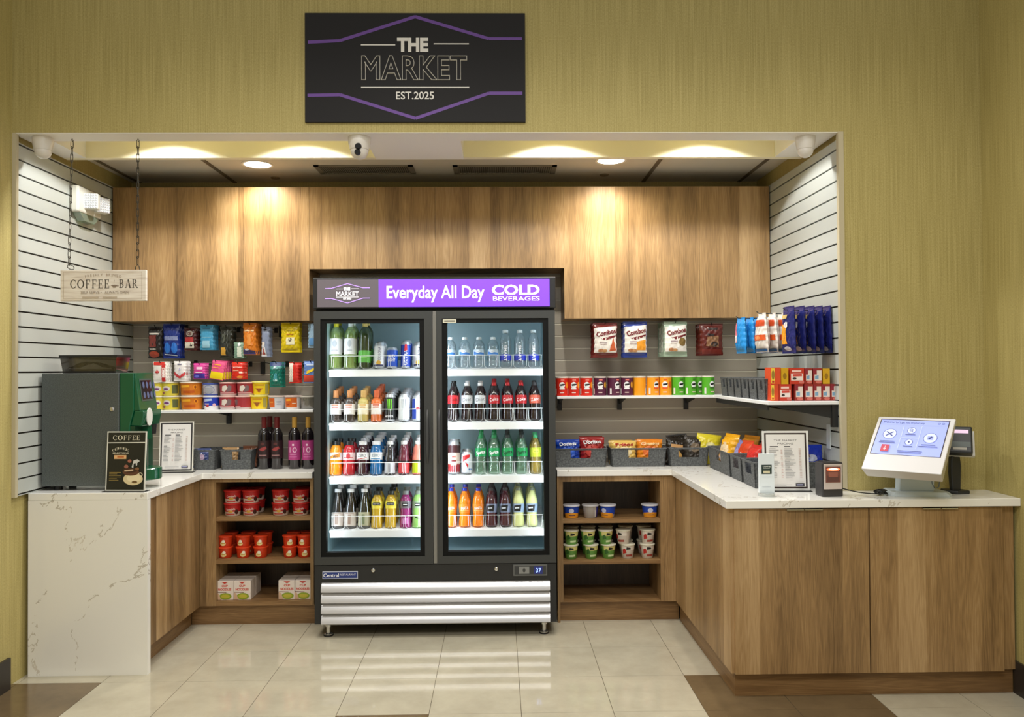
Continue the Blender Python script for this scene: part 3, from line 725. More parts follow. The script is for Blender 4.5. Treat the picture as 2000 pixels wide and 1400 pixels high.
    # light strips behind the door stiles and post
    for xx in (X0 + w + .0065, (x(845) + x(853)) / 2 - .022, (x(845) + x(853)) / 2 + .022, X1 - w - .0065):
        MB().box(xx - .006, yc + .004, zi0 + .06, xx + .006, yc + .014, zi1 - .03, LED).build('led_strip', t)
    # shelves
    xc = (x(845) + x(853)) / 2
    for (sa, sb_) in ((X0 + w + .012, xc - .008), (xc + .008, X1 - w - .012)):
        for zz in SHZ:
            m_ = MB(); ys = YSH; ye = yi - .012; dz = (ye - ys - .004) * SLOPE; m_.prism([(ys + .004, zz - .010), (ye, zz - .010 + dz), (ye, zz + dz), (ys + .004, zz)], 'x', sa, sb_, SHELFW); sh_ = m_.build('shelf', t)
            m_ = MB(); m_.box(sa + .004, ys, zz - .039, sb_ - .004, ys + .004, zz + .0005, SHELFW); m_.build('price_rail', sh_)
            m_ = MB(); wm = mat('white_wire', (226, 230, 232), .3); n = 7; p = (sb_ - sa - .02) / n
            m_.tube([(sa + .01, ys + .012, zz + .082), (sb_ - .01, ys + .012, zz + .082)], .0019, wm, 6)
            for i in range(n):
                xx = sa + .01 + p * i; r = .014
                m_.tube([(xx + .004, ys + .012, zz + .082), (xx + .006, ys + .012, zz + .02), (xx + .02, ys + .012, zz + .006), (xx + p - .02, ys + .012, zz + .006), (xx + p - .006, ys + .012, zz + .02), (xx + p - .004, ys + .012, zz + .082)], .0012, wm, 5)
            m_.build('wire_guard', sh_)
    # lower panel
    m_ = MB(); n = 4; za, zb2 = z(1217), z(1134); xa, xb = x(627), x(1072)
    for i in range(n):
        c0 = za + (zb2 - za) * i / n; h = (zb2 - za) / n - .002
        prof = [(YF + .026, c0), (YF - .010, c0), (YF - .016, c0 + h * .10), (YF - .014, c0 + h * .42), (YF - .002, c0 + h * .72), (YF + .014, c0 + h), (YF + .026, c0 + h)]
        m_.prism(prof[::-1], 'x', xa, xb, SILV)
    m_.build('louvre_grille', t, 50)
    yp = YF + .004
    bd = MB(); a0, a1, c0, c1 = x(629), x(698), z(1128.5), z(1113.5)
    bd.box(a0, yp - .004, c0, a1, yp, c1, c8(176, 182, 200)); bw, bl = c8(226, 228, 236), c8(32, 52, 122)
    bd.decal([('r', a0 + .004, c0 + .005, a1 - .004, c1 - .005, bl), ('t', 'Central', x(646), z(1121), .022, .088, .02, bw), ('t', 'RESTAURANT', x(679), z(1120), .011, .088, .0, bw)], flat(0, yp - .004, 0)); bd.build('badge', t)
    for px in (728, 968):
        MB().lathe([(.0, -.012), (.006, -.012), (.0105, -.009), (.0115, 0)], CHROME, n=18, axis='y', caps=False).build('lock', t, 40, loc=(x(px), yp, z(1112)))
    ct = MB(); a0, a1, c0, c1 = x(1001), x(1067), z(1126), z(1104); ct.box(a0, yp - .006, c0, a1, yp, c1, c8(96, 98, 98))
    ct.decal([('r', a0 + .006, c0 + .008, a1 - .006, c1 - .008, c8(52, 54, 56)), ('r', x(1012), c0 + .012, x(1032), c1 - .012, c8(128, 130, 130)), ('e', x(1022), (c0 + c1) / 2, .008, .012, c8(60, 62, 62)), ('r', x(1041), c0 + .010, x(1058), c1 - .010, c8(38, 48, 120))], flat(0, yp - .006, 0))
    ct.decal([('t', '37', x(1050), (c0 + c1) / 2, .024, .028, .0, mat('display_digits', (150, 180, 255), .4, emit=2.))], flat(0, yp - .0085, 0)); ct.build('controller', t)
    for px in (637, 1061):
        m_ = MB(); m_.lathe([(.026, 0), (.026, .012), (.012, .018), (.012, .05), (.018, .052), (.018, zb + .001)], CHROME, n=16); m_.lathe([(.028, 0), (.028, .008)], BLACK, n=16)
        m_.build('levelling_foot', t, 40, loc=(x(px), YF + .05, 0))
    for px in (640, 1058):
        m_ = MB(); m_.lathe([(.022, 0), (.022, zb + .001)], IRON, n=14); m_.build('levelling_foot', t, 40, loc=(x(px), yb - .08, 0))
YSH, SLOPE = 4.655, .14                          # gravity shelves rise towards the back
SHZ = [PZ(p, YSH, 850) for p in (721.5, 826, 930.5, 1035)]
cooler()
# ================================================================ drinks
SODA = [(0, .0), (.72, 0), (.95, .02), (1, .06), (1, .12), (.93, .2), (.88, .3), (.93, .42), (1, .5), (1, .64), (.93, .70), (.72, .79), (.5, .87), (.38, .915), (.36, .93), (.36, .945)]
SQUAT = [(0, .0), (.8, 0), (1, .03), (1, .18), (.95, .2), (1, .22), (1, .34), (.95, .36), (1, .38), (1, .55), (.93, .57), (1, .59), (1, .66), (.94, .75), (.74, .84), (.46, .9), (.38, .92), (.36, .93)]
TALLW = [(0, 0), (.8, 0), (1, .03), (1, .62), (.97, .70), (.84, .79), (.6, .87), (.4, .91), (.36, .93)]
SPORT = [(0, 0), (.85, 0), (1, .03), (1, .22), (.94, .26), (.94, .34), (1, .38), (1, .66), (.97, .72), (.8, .82), (.62, .88), (.58, .9)]
JUICE = [(0, 0), (.86, 0), (1, .02), (1, .5), (.94, .53), (.86, .60), (.9, .68), (.86, .76), (.66, .85), (.52, .9), (.5, .92)]
COCK = [(0, 0), (.9, 0), (1, .02), (1, .60), (.95, .67), (.72, .72), (.42, .76), (.38, .78)]
TEA = [(0, 0), (.85, 0), (1, .02), (1, .38), (.96, .5), (.8, .64), (.55, .80), (.46, .88), (.44, .92)]
PEAK = [(0, 0), (.94, 0), (1, .02), (.98, .18), (.92, .3), (.9, .42), (.97, .55), (1, .66), (.94, .75), (.7, .84), (.5, .89), (.48, .91)]
WINE = [(0, 0), (.92, 0), (1, .015), (1, .62), (.96, .68), (.72, .74), (.42, .79), (.36, .83), (.35, .95), (.39, .955), (.39, .985), (.36, 1.)]
CAN = [(0, .004), (.74, .004), (.8, 0), (.84, .006), (1, .06), (1, .89), (.86, .965), (.84, 1.), (.8, 1.), (.78, .985), (0, .985)]
CLR = clear('clear_pet', (236, 243, 246), .10, .06, (226, 236, 240)); CLRG = clear('green_tint_pet', (214, 236, 222), .16, .06, (180, 220, 196)); AMB = clear('green_wine_glass', (232, 242, 200), .42, .08, (178, 204, 118))
def liq(name, rgb): return mat('liquid_' + name, rgb, .12, coat=.6)
def prof_r(prof, R, H):
    def f(v):
        z = v / H
        for (r0, z0), (r1, z1) in zip(prof, prof[1:]):
            if z0 <= z <= z1 and z1 > z0: return R * (r0 + (r1 - r0) * (z - z0) / (z1 - z0)) * 1.012
        return R
    return f
def bottle(name, label, cat, prof, R, H, body, cap=None, capz=None, bands=(), print_=(), loc=(0, 0, 0), group=None, capr=None):
    """bands: (z0, z1, material) sleeves round the body; print_: shapes on the sleeve, u = 0 facing the camera"""
    t = thing(name, label, cat, loc, group=group); n = 16
    MB().lathe([(r * R, z * H) for r, z in prof], body, n=n).build('body', t, 50)
    if cap:
        r = (capr or prof[-1][0] * 1.18) * R; z = capz if capz else prof[-1][1] - .03
        MB().lathe([(r * .96, z * H), (r, z * H + .001), (r, H - .0015), (r * .9, H), (0, H)], cap, n=14, caps=False).build('cap', t, 40)
    if bands or print_:
        b = MB(); fr = prof_r(prof, R, H)
        for z0, z1, mt in bands:
            zs = [z0 + (z1 - z0) * i / 4 for i in range(5)]
            b.lathe([(fr(z * H) * 1.008, z * H) for z in zs], mt, n=n + 4, caps=False)
        if print_: b.decal(print_, cyl(lambda v: fr(v) * 1.02), .006, .0003)
        b.build('label', t, 50)
    return t
W_ = c8(236, 236, 238, .35); BK = c8(22, 22, 24, .35); RED = c8(196, 30, 36, .35); BLU = c8(28, 62, 170, .35); NAVY = c8(30, 36, 84, .35); GRN = c8(30, 140, 80, .35); YEL = c8(238, 206, 40, .35); ORG = c8(232, 112, 26, .35); SIL = c8(190, 194, 200, .3, 0, .6); PUR = c8(92, 34, 90, .35); LIME = c8(160, 206, 60, .35)
def T(txt, z, h, w, mt, bold=.02, rot=0., u=0.): return ('t', txt, u, z, h, w, bold, rot, mt)

def sprite_like(name, lab, cap): 
    H, R = .226, .034
    return bottle('soda_bottle', lab, 'bottle', SODA, R, H, CLRG, cap, None, [(.44, .66, c8(26, 150, 84, .35))], [T('Sprite', .124, .022, .058, W_ if cap is GRN else c8(14, 60, 34), .03, .16)])
def cola(lab, cap, band, ink, txt):
    H, R = .226, .034
    return bottle('soda_bottle', lab, 'bottle', SODA, R, H, liq('cola', (34, 20, 20)), cap, None, [(.44, .66, band)], [T(txt, .124, .020, .056, ink, .0, .12)])
BUILD = {
 'wine_y': lambda l: bottle('wine_bottle', l, 'bottle', WINE, .0375, .315, AMB, c8(206, 200, 30), .78, [(.26, .56, W_)], [('e', 0, .145, .014, .02, c8(190, 194, 200)), ('l', -.018, .105, .018, .105, .004, c8(160, 164, 170))], capr=.42),
 'wine_w': lambda l: bottle('wine_bottle', l, 'bottle', WINE, .0375, .315, AMB, c8(206, 214, 214), .76, [(.26, .56, W_)], [('e', 0, .145, .012, .02, c8(196, 200, 206)), ('l', -.016, .105, .016, .105, .004, c8(160, 164, 170))], capr=.42),
 'wine_g': lambda l: bottle('wine_bottle', l, 'bottle', WINE, .0375, .315, liq('green_wine', (52, 66, 34)), c8(200, 176, 96), .78, [(.10, .33, c8(96, 176, 70))], [('l', -.02, .06, .02, .06, .004, c8(150, 214, 120))], capr=.42),
 'can_w': lambda l: bottle('beverage_can', l, 'can', CAN, .033, .150, SIL, None, None, [(.07, .87, c8(224, 226, 228))], [('t', 'CORONA', .004, .085, .016, .08, .0, pi / 2, c8(36, 40, 90)), ('e', 0, .030, .014, .014, c8(214, 168, 60)), ('r', -.03, .012, .03, .02, NAVY)]),
 'can_b': lambda l: bottle('beverage_can', l, 'can', CAN, .033, .122, SIL, None, None, [(.07, .87, c8(22, 72, 176))], [T('BUD', .070, .018, .040, W_), T('LIGHT', .046, .018, .046, W_)]),
 'can_u': lambda l: bottle('beverage_can', l, 'can', CAN, .029, .156, SIL, None, None, [(.06, .88, c8(28, 62, 168))], [('t', 'ULTRA', .002, .062, .020, .09, .02, pi / 2, W_), ('p', [(-.006, .10), (.012, .104), (.010, .14), (-.002, .14)], c8(206, 40, 48))]),
 'ck_dark': lambda l: bottle('cocktail_bottle', l, 'bottle', COCK, .033, .185, clear('smoke_pet', (176, 160, 150), .3, .06, (120, 104, 98)), c8(206, 138, 84, .3), .76, [(.22, .56, c8(226, 222, 220))], [('l', -.02, .096, .02, .096, .007, c8(206, 140, 110)), ('l', -.018, .082, .018, .082, .006, c8(200, 96, 86)), ('l', -.016, .056, .016, .056, .012, W_)], capr=.52),
 'ck_yel': lambda l: bottle('cocktail_bottle', l, 'bottle', COCK, .033, .185, liq('pale_yellow', (196, 178, 104)), c8(222, 180, 108, .3), .76, [(.22, .56, c8(224, 216, 186))], [('l', -.02, .096, .02, .096, .007, c8(206, 160, 80)), ('l', -.018, .082, .018, .082, .006, c8(190, 130, 60))], capr=.52),
 'ck_org': lambda l: bottle('cocktail_bottle', l, 'bottle', COCK, .033, .185, liq('orange_cocktail', (222, 112, 52)), c8(226, 110, 66, .3), .76, [(.22, .56, c8(232, 222, 214))], [('l', -.02, .096, .02, .096, .007, c8(214, 96, 60)), ('l', -.018, .082, .018, .082, .006, c8(190, 80, 60))], capr=.52),
 'can_m': lambda l: bottle('energy_drink_can', l, 'can', CAN, .033, .158, SIL, None, None, [(.06, .88, c8(20, 22, 24))], [('p', [(-.013 + d, .128), (-.007 + d, .130), (-.006 + d, .06), (-.009 + d, .075)], c8(120, 214, 50)) for d in (0, .010, .020)] + [T('MONSTER', .028, .012, .05, W_)]),
 'can_z': lambda l: bottle('energy_drink_can', l, 'can', CAN, .033, .158, SIL, None, None, [(.06, .88, c8(222, 226, 230))], [('p', [(-.013 + d, .128), (-.007 + d, .130), (-.006 + d, .06), (-.009 + d, .075)], c8(150, 156, 164)) for d in (0, .010, .020)]),
 'can_r': lambda l: bottle('energy_drink_can', l, 'can', CAN, .030, .152, SIL, None, None, [(.06, .88, c8(196, 202, 214))], [('p', [(-.05, .012), (-.005, .012), (-.005, .07), (-.05, .07)], BLU), ('p', [(-.05, .075), (-.012, .075), (-.012, .13), (-.05, .13)], BLU), ('e', .006, .072, .012, .008, RED)]),
 'sp_org': lambda l: bottle('sports_drink_bottle', l, 'bottle', SPORT, .037, .196, liq('orange', (244, 150, 26)), BK, .88, [(.44, .66, W_)], [('p', [(-.03, .092), (.03, .102), (.03, .126), (-.03, .108)], c8(236, 150, 60)), T('MIO', .108, .016, .03, BK, .02, .2, .006)]),
 'sp_red': lambda l: bottle('sports_drink_bottle', l, 'bottle', SPORT, .037, .196, liq('red', (190, 36, 48)), BK, .88, [(.44, .66, c8(226, 196, 200))], [('e', 0, .108, .012, .016, c8(196, 60, 70)), ('l', -.03, .098, .03, .098, .004, RED)]),
 'sp_pur': lambda l: bottle('sports_drink_bottle', l, 'bottle', SPORT, .037, .196, liq('dark_purple', (62, 26, 36)), W_, .88, [(.44, .66, W_)], [T('ZERO', .112, .018, .05, c8(70, 80, 90), .01), ('p', [(-.03, .09), (.03, .10), (.03, .096), (-.03, .086)], RED)]),
 'sp_blu': lambda l: bottle('sports_drink_bottle', l, 'bottle', SPORT, .037, .196, liq('blue', (22, 100, 160)), W_, .88, [(.44, .66, W_)], [T('ZERO', .112, .018, .05, c8(60, 110, 140), .01), ('l', -.03, .092, .03, .092, .005, c8(60, 130, 180))]),
 'w_sil': lambda l: bottle('juice_bottle', l, 'bottle', JUICE, .032, .196, clear('smoke_pet2', (150, 146, 152), .3, .06, (96, 92, 98)), W_, .89, [(.04, .36, c8(206, 208, 214)), (.36, .4, BK)], [('l', 0, .012, 0, .064, .012, c8(150, 152, 160))]),
 'w_red': lambda l: bottle('juice_bottle', l, 'bottle', JUICE, .032, .196, liq('plum', (104, 40, 56)), W_, .89, [(.04, .36, c8(206, 52, 60)), (.36, .4, BK)], [('l', 0, .012, 0, .064, .016, c8(236, 190, 194))]),
 'w_lime': lambda l: bottle('juice_bottle', l, 'bottle', JUICE, .032, .196, liq('coral', (222, 128, 110)), W_, .89, [(.04, .36, c8(190, 214, 40)), (.36, .42, c8(50, 60, 40))], []),
 'tea_d': lambda l: bottle('tea_bottle', l, 'bottle', TEA, .035, .226, clear('tea_glass', (104, 90, 84), .22, .08, (84, 74, 70)), W_, .91, [(.05, .40, c8(206, 196, 190))], [('l', 0, .02, 0, .078, .016, c8(156, 130, 116)), ('l', -.026, .084, .026, .084, .004, c8(170, 150, 140))], capr=.56),
 'tea_g': lambda l: bottle('tea_bottle', l, 'bottle', TEA, .035, .226, clear('tea_glass2', (120, 124, 104), .22, .08, (84, 84, 66)), W_, .91, [(.05, .40, c8(168, 166, 140))], [('l', 0, .02, 0, .078, .016, c8(96, 112, 76))], capr=.56),
 'peak': lambda l: bottle('tea_bottle', l, 'bottle', PEAK, .034, .212, liq('golden_tea', (196, 160, 40)), c8(30, 34, 32), .89, [(.52, .72, c8(226, 210, 70))], [('p', [(-.022, .128), (.022, .128), (.026, .136), (.022, .146), (-.022, .146), (-.026, .136)], BK), T('GOLD PEAK', .137, .007, .034, W_, .0)]),
 'peak_p': lambda l: bottle('tea_bottle', l, 'bottle', PEAK, .034, .212, liq('magenta', (138, 44, 104)), c8(120, 124, 124), .89, [(.52, .72, c8(110, 104, 112))], [('r', -.016, .122, .016, .142, BK), ('l', -.012, .132, .012, .132, .005, W_), ('p', [(-.02, .02), (.02, .02), (.016, .056), (-.016, .05)], c8(190, 110, 170))]),
 'peak_l': lambda l: bottle('tea_bottle', l, 'bottle', PEAK, .034, .212, liq('pale_green', (150, 206, 110)), c8(120, 130, 120), .89, [(.52, .72, c8(150, 176, 140))], [('r', -.016, .122, .016, .142, BK), ('l', -.012, .132, .012, .132, .005, W_), ('l', -.014, .058, .012, .05, .006, BK)]),
 'water': lambda l: bottle('water_bottle', l, 'bottle', SQUAT, .0345, .184, CLR, c8(228, 236, 240), .92, [(.40, .58, c8(190, 208, 222))], [('p', [(-.034, .076), (.034, .076), (.034, .086), (-.034, .094)], c8(54, 118, 196)), ('e', -.006, .094, .014, .008, c8(238, 242, 246)), T('PURE', .094, .008, .02, c8(40, 70, 150), .0, 0, -.006)], capr=.46),
 'smart': lambda l: bottle('water_bottle', l, 'bottle', TALLW, .034, .226, CLR, c8(226, 236, 242), .92, [(.18, .34, c8(36, 52, 178))], [('t', 'SMART', 0., .082, .018, .095, .02, -pi / 2, W_)], capr=.50),
 'c_red': lambda l: cola(l, BK, c8(200, 30, 40, .35), c8(60, 10, 14), 'Cola'),
 'c_sil': lambda l: cola(l, W_, c8(196, 198, 202, .35), c8(120, 120, 126), 'Diet'),
 'c_cok': lambda l: cola(l, RED, c8(178, 34, 42, .35), W_, 'Coke'),
 'c_dr': lambda l: cola(l, c8(60, 60, 64), c8(196, 90, 70, .35), W_, 'Zero'),
 'can_k': lambda l: bottle('beverage_can', l, 'can', CAN, .035, .186, SIL, None, None, [(.05, .30, c8(150, 36, 44)), (.30, .66, c8(206, 190, 178)), (.66, .9, c8(64, 26, 30))], [('r', -.018, .05, .018, .115, c8(226, 214, 196)), ('l', -.014, .10, .014, .10, .012, c8(190, 50, 50)), ('l', -.014, .075, .014, .075, .012, c8(120, 40, 40))]),
 'can_s': lambda l: bottle('beverage_can', l, 'can', CAN, .033, .128, SIL, None, None, [(.06, .88, c8(196, 202, 210))], [('p', [(-.024, .07), (.016, .095), (.02, .112), (-.026, .104)], RED), ('p', [(-.012, .07), (.012, .05), (.004, .035)], RED), ('r', .01, .02, .03, .03, c8(60, 110, 170))]),
 'spr': lambda l: sprite_like('', l, GRN),
 'spz': lambda l: sprite_like('', l, c8(44, 48, 46)),
 'ging': lambda l: bottle('soda_bottle', l, 'bottle', SODA, .034, .226, clear('ginger_pet', (226, 206, 130), .4, .06, (206, 180, 90)), c8(70, 180, 120), None, [(.42, .66, c8(196, 206, 60))], [('e', 0, .128, .02, .013, c8(226, 226, 90)), ('l', -.014, .128, .014, .128, .005, c8(60, 120, 50))]),
 'fanta': lambda l: bottle('soda_bottle', l, 'bottle', SODA, .034, .226, liq('orange_soda', (244, 134, 26)), c8(40, 56, 176), None, [(.36, .58, c8(244, 140, 40))], [T('FANTA', .108, .018, .046, W_, .03, .12), ('l', -.03, .094, .03, .094, .003, c8(250, 200, 120))]),
 'pepper': lambda l: bottle('soda_bottle', l, 'bottle', SODA, .034, .226, liq('dark_plum', (70, 30, 38)), c8(58, 58, 60), None, [(.36, .58, c8(120, 130, 160))], [('p', [(-.03, .088), (.012, .088), (.018, .126), (-.03, .12)], BK), ('l', -.022, .106, .004, .108, .008, c8(200, 206, 220))]),
 'lemon': lambda l: bottle('soda_bottle', l, 'bottle', SODA, .034, .226, liq('lemonade', (212, 216, 150)), c8(110, 116, 100), None, [(.36, .58, c8(150, 170, 200))], [('p', [(-.03, .088), (.012, .088), (.018, .126), (-.03, .12)], BK), ('l', -.022, .106, .004, .108, .008, c8(220, 226, 236))]),
}
DESC = {
 'wine_y': 'pale green wine bottle with yellow cap and white label', 'wine_w': 'pale green wine bottle with white foil neck', 'wine_g': 'dark wine bottle with gold foil and green label', 'can_w': 'tall white beer can with vertical lettering', 'can_b': 'short blue beer can with white lettering', 'can_u': 'slim tall blue beer can',
 'ck_dark': 'smoky cocktail bottle with copper cap', 'ck_yel': 'pale yellow cocktail bottle with gold cap', 'ck_org': 'orange cocktail bottle with coral cap', 'can_m': 'black energy drink can with green claw marks', 'can_z': 'white energy drink can with grey claw marks', 'can_r': 'blue and silver energy drink can',
 'sp_org': 'bright orange sports drink with black cap', 'sp_red': 'red sports drink with black cap', 'sp_pur': 'dark purple sports drink with white cap', 'sp_blu': 'blue sports drink with white cap', 'w_sil': 'dark juice bottle with silver lower label', 'w_red': 'plum juice bottle with red lower label', 'w_lime': 'coral juice bottle with lime lower label',
 'tea_d': 'dark glass tea bottle with white cap', 'tea_g': 'greenish tea bottle with white cap', 'peak': 'golden iced tea bottle with dark cap', 'peak_p': 'magenta tea bottle with grey cap', 'peak_l': 'pale green tea bottle with grey cap',
 'water': 'squat water bottle with blue label', 'smart': 'tall water bottle with white vertical lettering', 'c_red': 'cola with black cap and bright red label', 'c_sil': 'cola with white cap and silver label', 'c_cok': 'cola with red cap and red label', 'c_dr': 'cola with grey cap and rust label',
 'can_k': 'tall dark red can with cream label', 'can_s': 'short silver can with red chevron', 'spr': 'clear lemon soda with green cap', 'spz': 'clear lemon soda with dark cap', 'ging': 'yellow ginger soda with green cap', 'fanta': 'orange soda with blue cap', 'pepper': 'dark plum soda with grey cap', 'lemon': 'pale lemonade soda with grey cap',
}
SHELVES = [   # (shelf, door, [(pixel x of the front one, kind, how many deep)])
 (0, 'L', [(655, 'wine_y', 2), (684, 'wine_w', 2), (712, 'wine_g', 2), (741, 'can_w', 2), (766, 'can_b', 1), (792.5, 'can_u', 2), (818, 'can_w', 2)]),
 (1, 'L', [(655, 'ck_dark', 3), (682, 'ck_dark', 3), (709, 'ck_yel', 3), (735, 'ck_org', 4), (761.5, 'can_m', 4), (789, 'can_z', 4), (815, 'can_r', 3)]),
 (2, 'L', [(655, 'sp_org', 2), (681, 'sp_red', 2), (707.5, 'sp_pur', 4), (734, 'sp_blu', 4), (761, 'w_sil', 3), (788, 'w_red', 4), (815, 'w_lime', 3)]),
 (3, 'L', [(658, 'tea_d', 3), (683, 'tea_d', 3), (710, 'tea_g', 3), (735, 'peak', 2), (762, 'peak', 3), (791, 'peak_p', 2), (815, 'peak_l', 2)]),
 (0, 'R', [(880, 'water', 1), (908, 'water', 1), (936, 'water', 1), (963.5, 'water', 1), (988, 'smart', 1), (1016, 'smart', 1), (1043, 'smart', 1)]),
 (1, 'R', [(885, 'c_red', 2), (912, 'c_sil', 2), (938, 'c_sil', 2), (965, 'c_cok', 3), (991.5, 'c_cok', 3), (1018, 'c_cok', 2), (1045, 'c_dr', 2)]),
 (2, 'R', [(886, 'can_k', 2), (911.5, 'can_s', 2), (938.5, 'spr', 3), (964.5, 'spr', 3), (991, 'spz', 3), (1019, 'spz', 3), (1046, 'ging', 2)]),
 (3, 'R', [(880, 'fanta', 2), (906.5, 'fanta', 2), (933, 'fanta', 2), (959, 'pepper', 3), (985.5, 'pepper', 3), (1011.5, 'lemon', 3), (1038, 'lemon', 3)]),
]
SHN = ['top', 'second', 'third', 'lowest']
def stock_cooler():
    proto = {}; cnt = {}
    for s, d, row in SHELVES:
        for px, k, n in row: cnt[(s, d, k)] = cnt.get((s, d, k), 0) + 1
    seen = {}
    for s, d, row in SHELVES:
        for px, k, n in row:
            c = seen[(s, d, k)] = seen.get((s, d, k), 0) + 1
            Y0 = YSH + .056; x = PX(px, Y0, 800); z = SHZ[s] + .0004 + (.056 - .004) * SLOPE
            for q in range(n):
                w = [DESC[k]]
                if cnt[(s, d, k)] > 1: w.append(ORD[c - 1] + (' from the hinges' if d == 'L' else ' from the middle post'))
                w.append('front of its line' if q == 0 and n > 1 else (ORD[q] + ' in its line' if q else SHN[s] + ' shelf'))
                lab = ', '.join(w); y = Y0 + q * .078; zq = z + q * .078 * SLOPE
                if k not in proto:
                    o = proto[k] = BUILD[k](lab); o.location = (x, y, zq); o.rotation_euler = (-math.atan(SLOPE), 0, 0); o['group'] = DESC[k] + ' in the cooler'
                else: dup(proto[k], (x, y, zq), label=lab, group=DESC[k] + ' in the cooler')
stock_cooler()
# ================================================================ bags, hooks, cups, baskets
def bag(w, h, d, base, shapes=(), seed=1, bands=(), crimp=.07, n=22, wr=.0022, taper=0.):
    """pillow bag: bottom middle at the origin, front towards -y"""
    bs = base.node_tree.nodes.get('Principled BSDF') if base.name.startswith('ink_') else None
    if bs: bs.inputs['Roughness'].default_value = .27
    rnd = random.Random(seed); ph = [rnd.uniform(0, 6.3) for _ in range(6)]
    def bulge(x, z):
        u = max(-1, min(1, 2 * x / w)); v = max(0, min(1, z / h)); vv = max(0., min(1., (v - crimp) / (1 - 2 * crimp)))
        e = max(0., 1 - abs(u) ** 3) ** .7 * max(0., 1 - abs(2 * vv - 1) ** 4) ** .6
        wk = wr * e * (sin(21 * u + 9 * v + ph[0]) * cos(13 * v + ph[1]) + .7 * sin(33 * v - 12 * u + ph[2]))
        return d / 2 * e + wk + .0008
    def side(x, z): return x * (1 - .05 * sin(pi * z / h) ** 2 - taper * max(0., z / h - .35) / .65) + .0015 * sin(40 * z / h + ph[3])
    b = MB(); m_ = n + 4
    for sgn in (-1, 1):
        for j in range(m_):
            z0, z1 = h * j / m_, h * (j + 1) / m_; zc = (z0 + z1) / 2 / h; mt = base
            for lo, hi, bm in bands:
                if lo <= zc < hi: mt = bm
            vs = []; fs = []
            for z in (z0, z1):
                for i in range(n + 1):
                    x = -w / 2 + w * i / n; vs.append((side(x, z), sgn * bulge(x, z), z))
            for i in range(n):
                q = (i, i + 1, n + 1 + i + 1, n + 1 + i); fs.append(q if sgn < 0 else q[::-1])
            b.add(vs, fs, mt)
    b.decal(shapes, lambda u, v, l: (side(u, v), -bulge(u, v) - l * 2 - .0007, v), .008, .0006, .0012)
    return b
def hook(x, y, z, ln, lab, axis='y', rise=.012, plate=True):
    """slat wall hook: plate in the groove and a rod with a turned-up end. axis y: rod towards -y; x: towards -x"""
    t = thing('display_hook', lab, 'hook', (x, y, z), 0 if axis == 'y' else -pi / 2, 'black slat wall hooks')
    if plate: MB().box(-.011, -.006, -.022, .011, -.0005, .012, IRON).build('hook_plate', t, bev=.001)
    MB().tube([(0, -.004, 0), (0, -ln * .2, -.004), (0, -ln + .012, .0), (0, -ln, rise)], .0026, IRON, 6).build('rod', t, 50)
    return t
def hang(name, lab, cat, px0, px1, py0, py1, Yf, n, dy, make, group, tilt=0., hk=True, shift=0., hlab=None, order=('front one', 'second back', 'third back', 'fourth back', 'fifth back')):
    """n bags on one hook; pixel box of the front one"""
    x0, z1 = P(px0, py0, Yf); x1, z0 = P(px1, py1, Yf); w, h = abs(x1 - x0), z1 - z0; xc = (x0 + x1) / 2
    b = make(w, h); me = b.mesh(name, 40)
    for i in range(n):
        o = bpy.data.objects.new(name, me); COL.objects.link(o); o.location = (xc + shift * i, Yf + dy * i, z0); o.rotation_euler = (0, tilt * (1 if i == 0 else .8 - .25 * i), 0)
        tag(o, lab + (', ' + order[i] if n > 1 else ''), cat, group)
    if hk: hook(xc, YB, z1 - .006, YB - Yf + .02, 'black hook holding the ' + re.split(' hanging| on | beside | above | low | closest| half ', lab)[0])
R_ = lambda x0, z0, x1, z1, m: ('r', x0, z0, x1, z1, m)
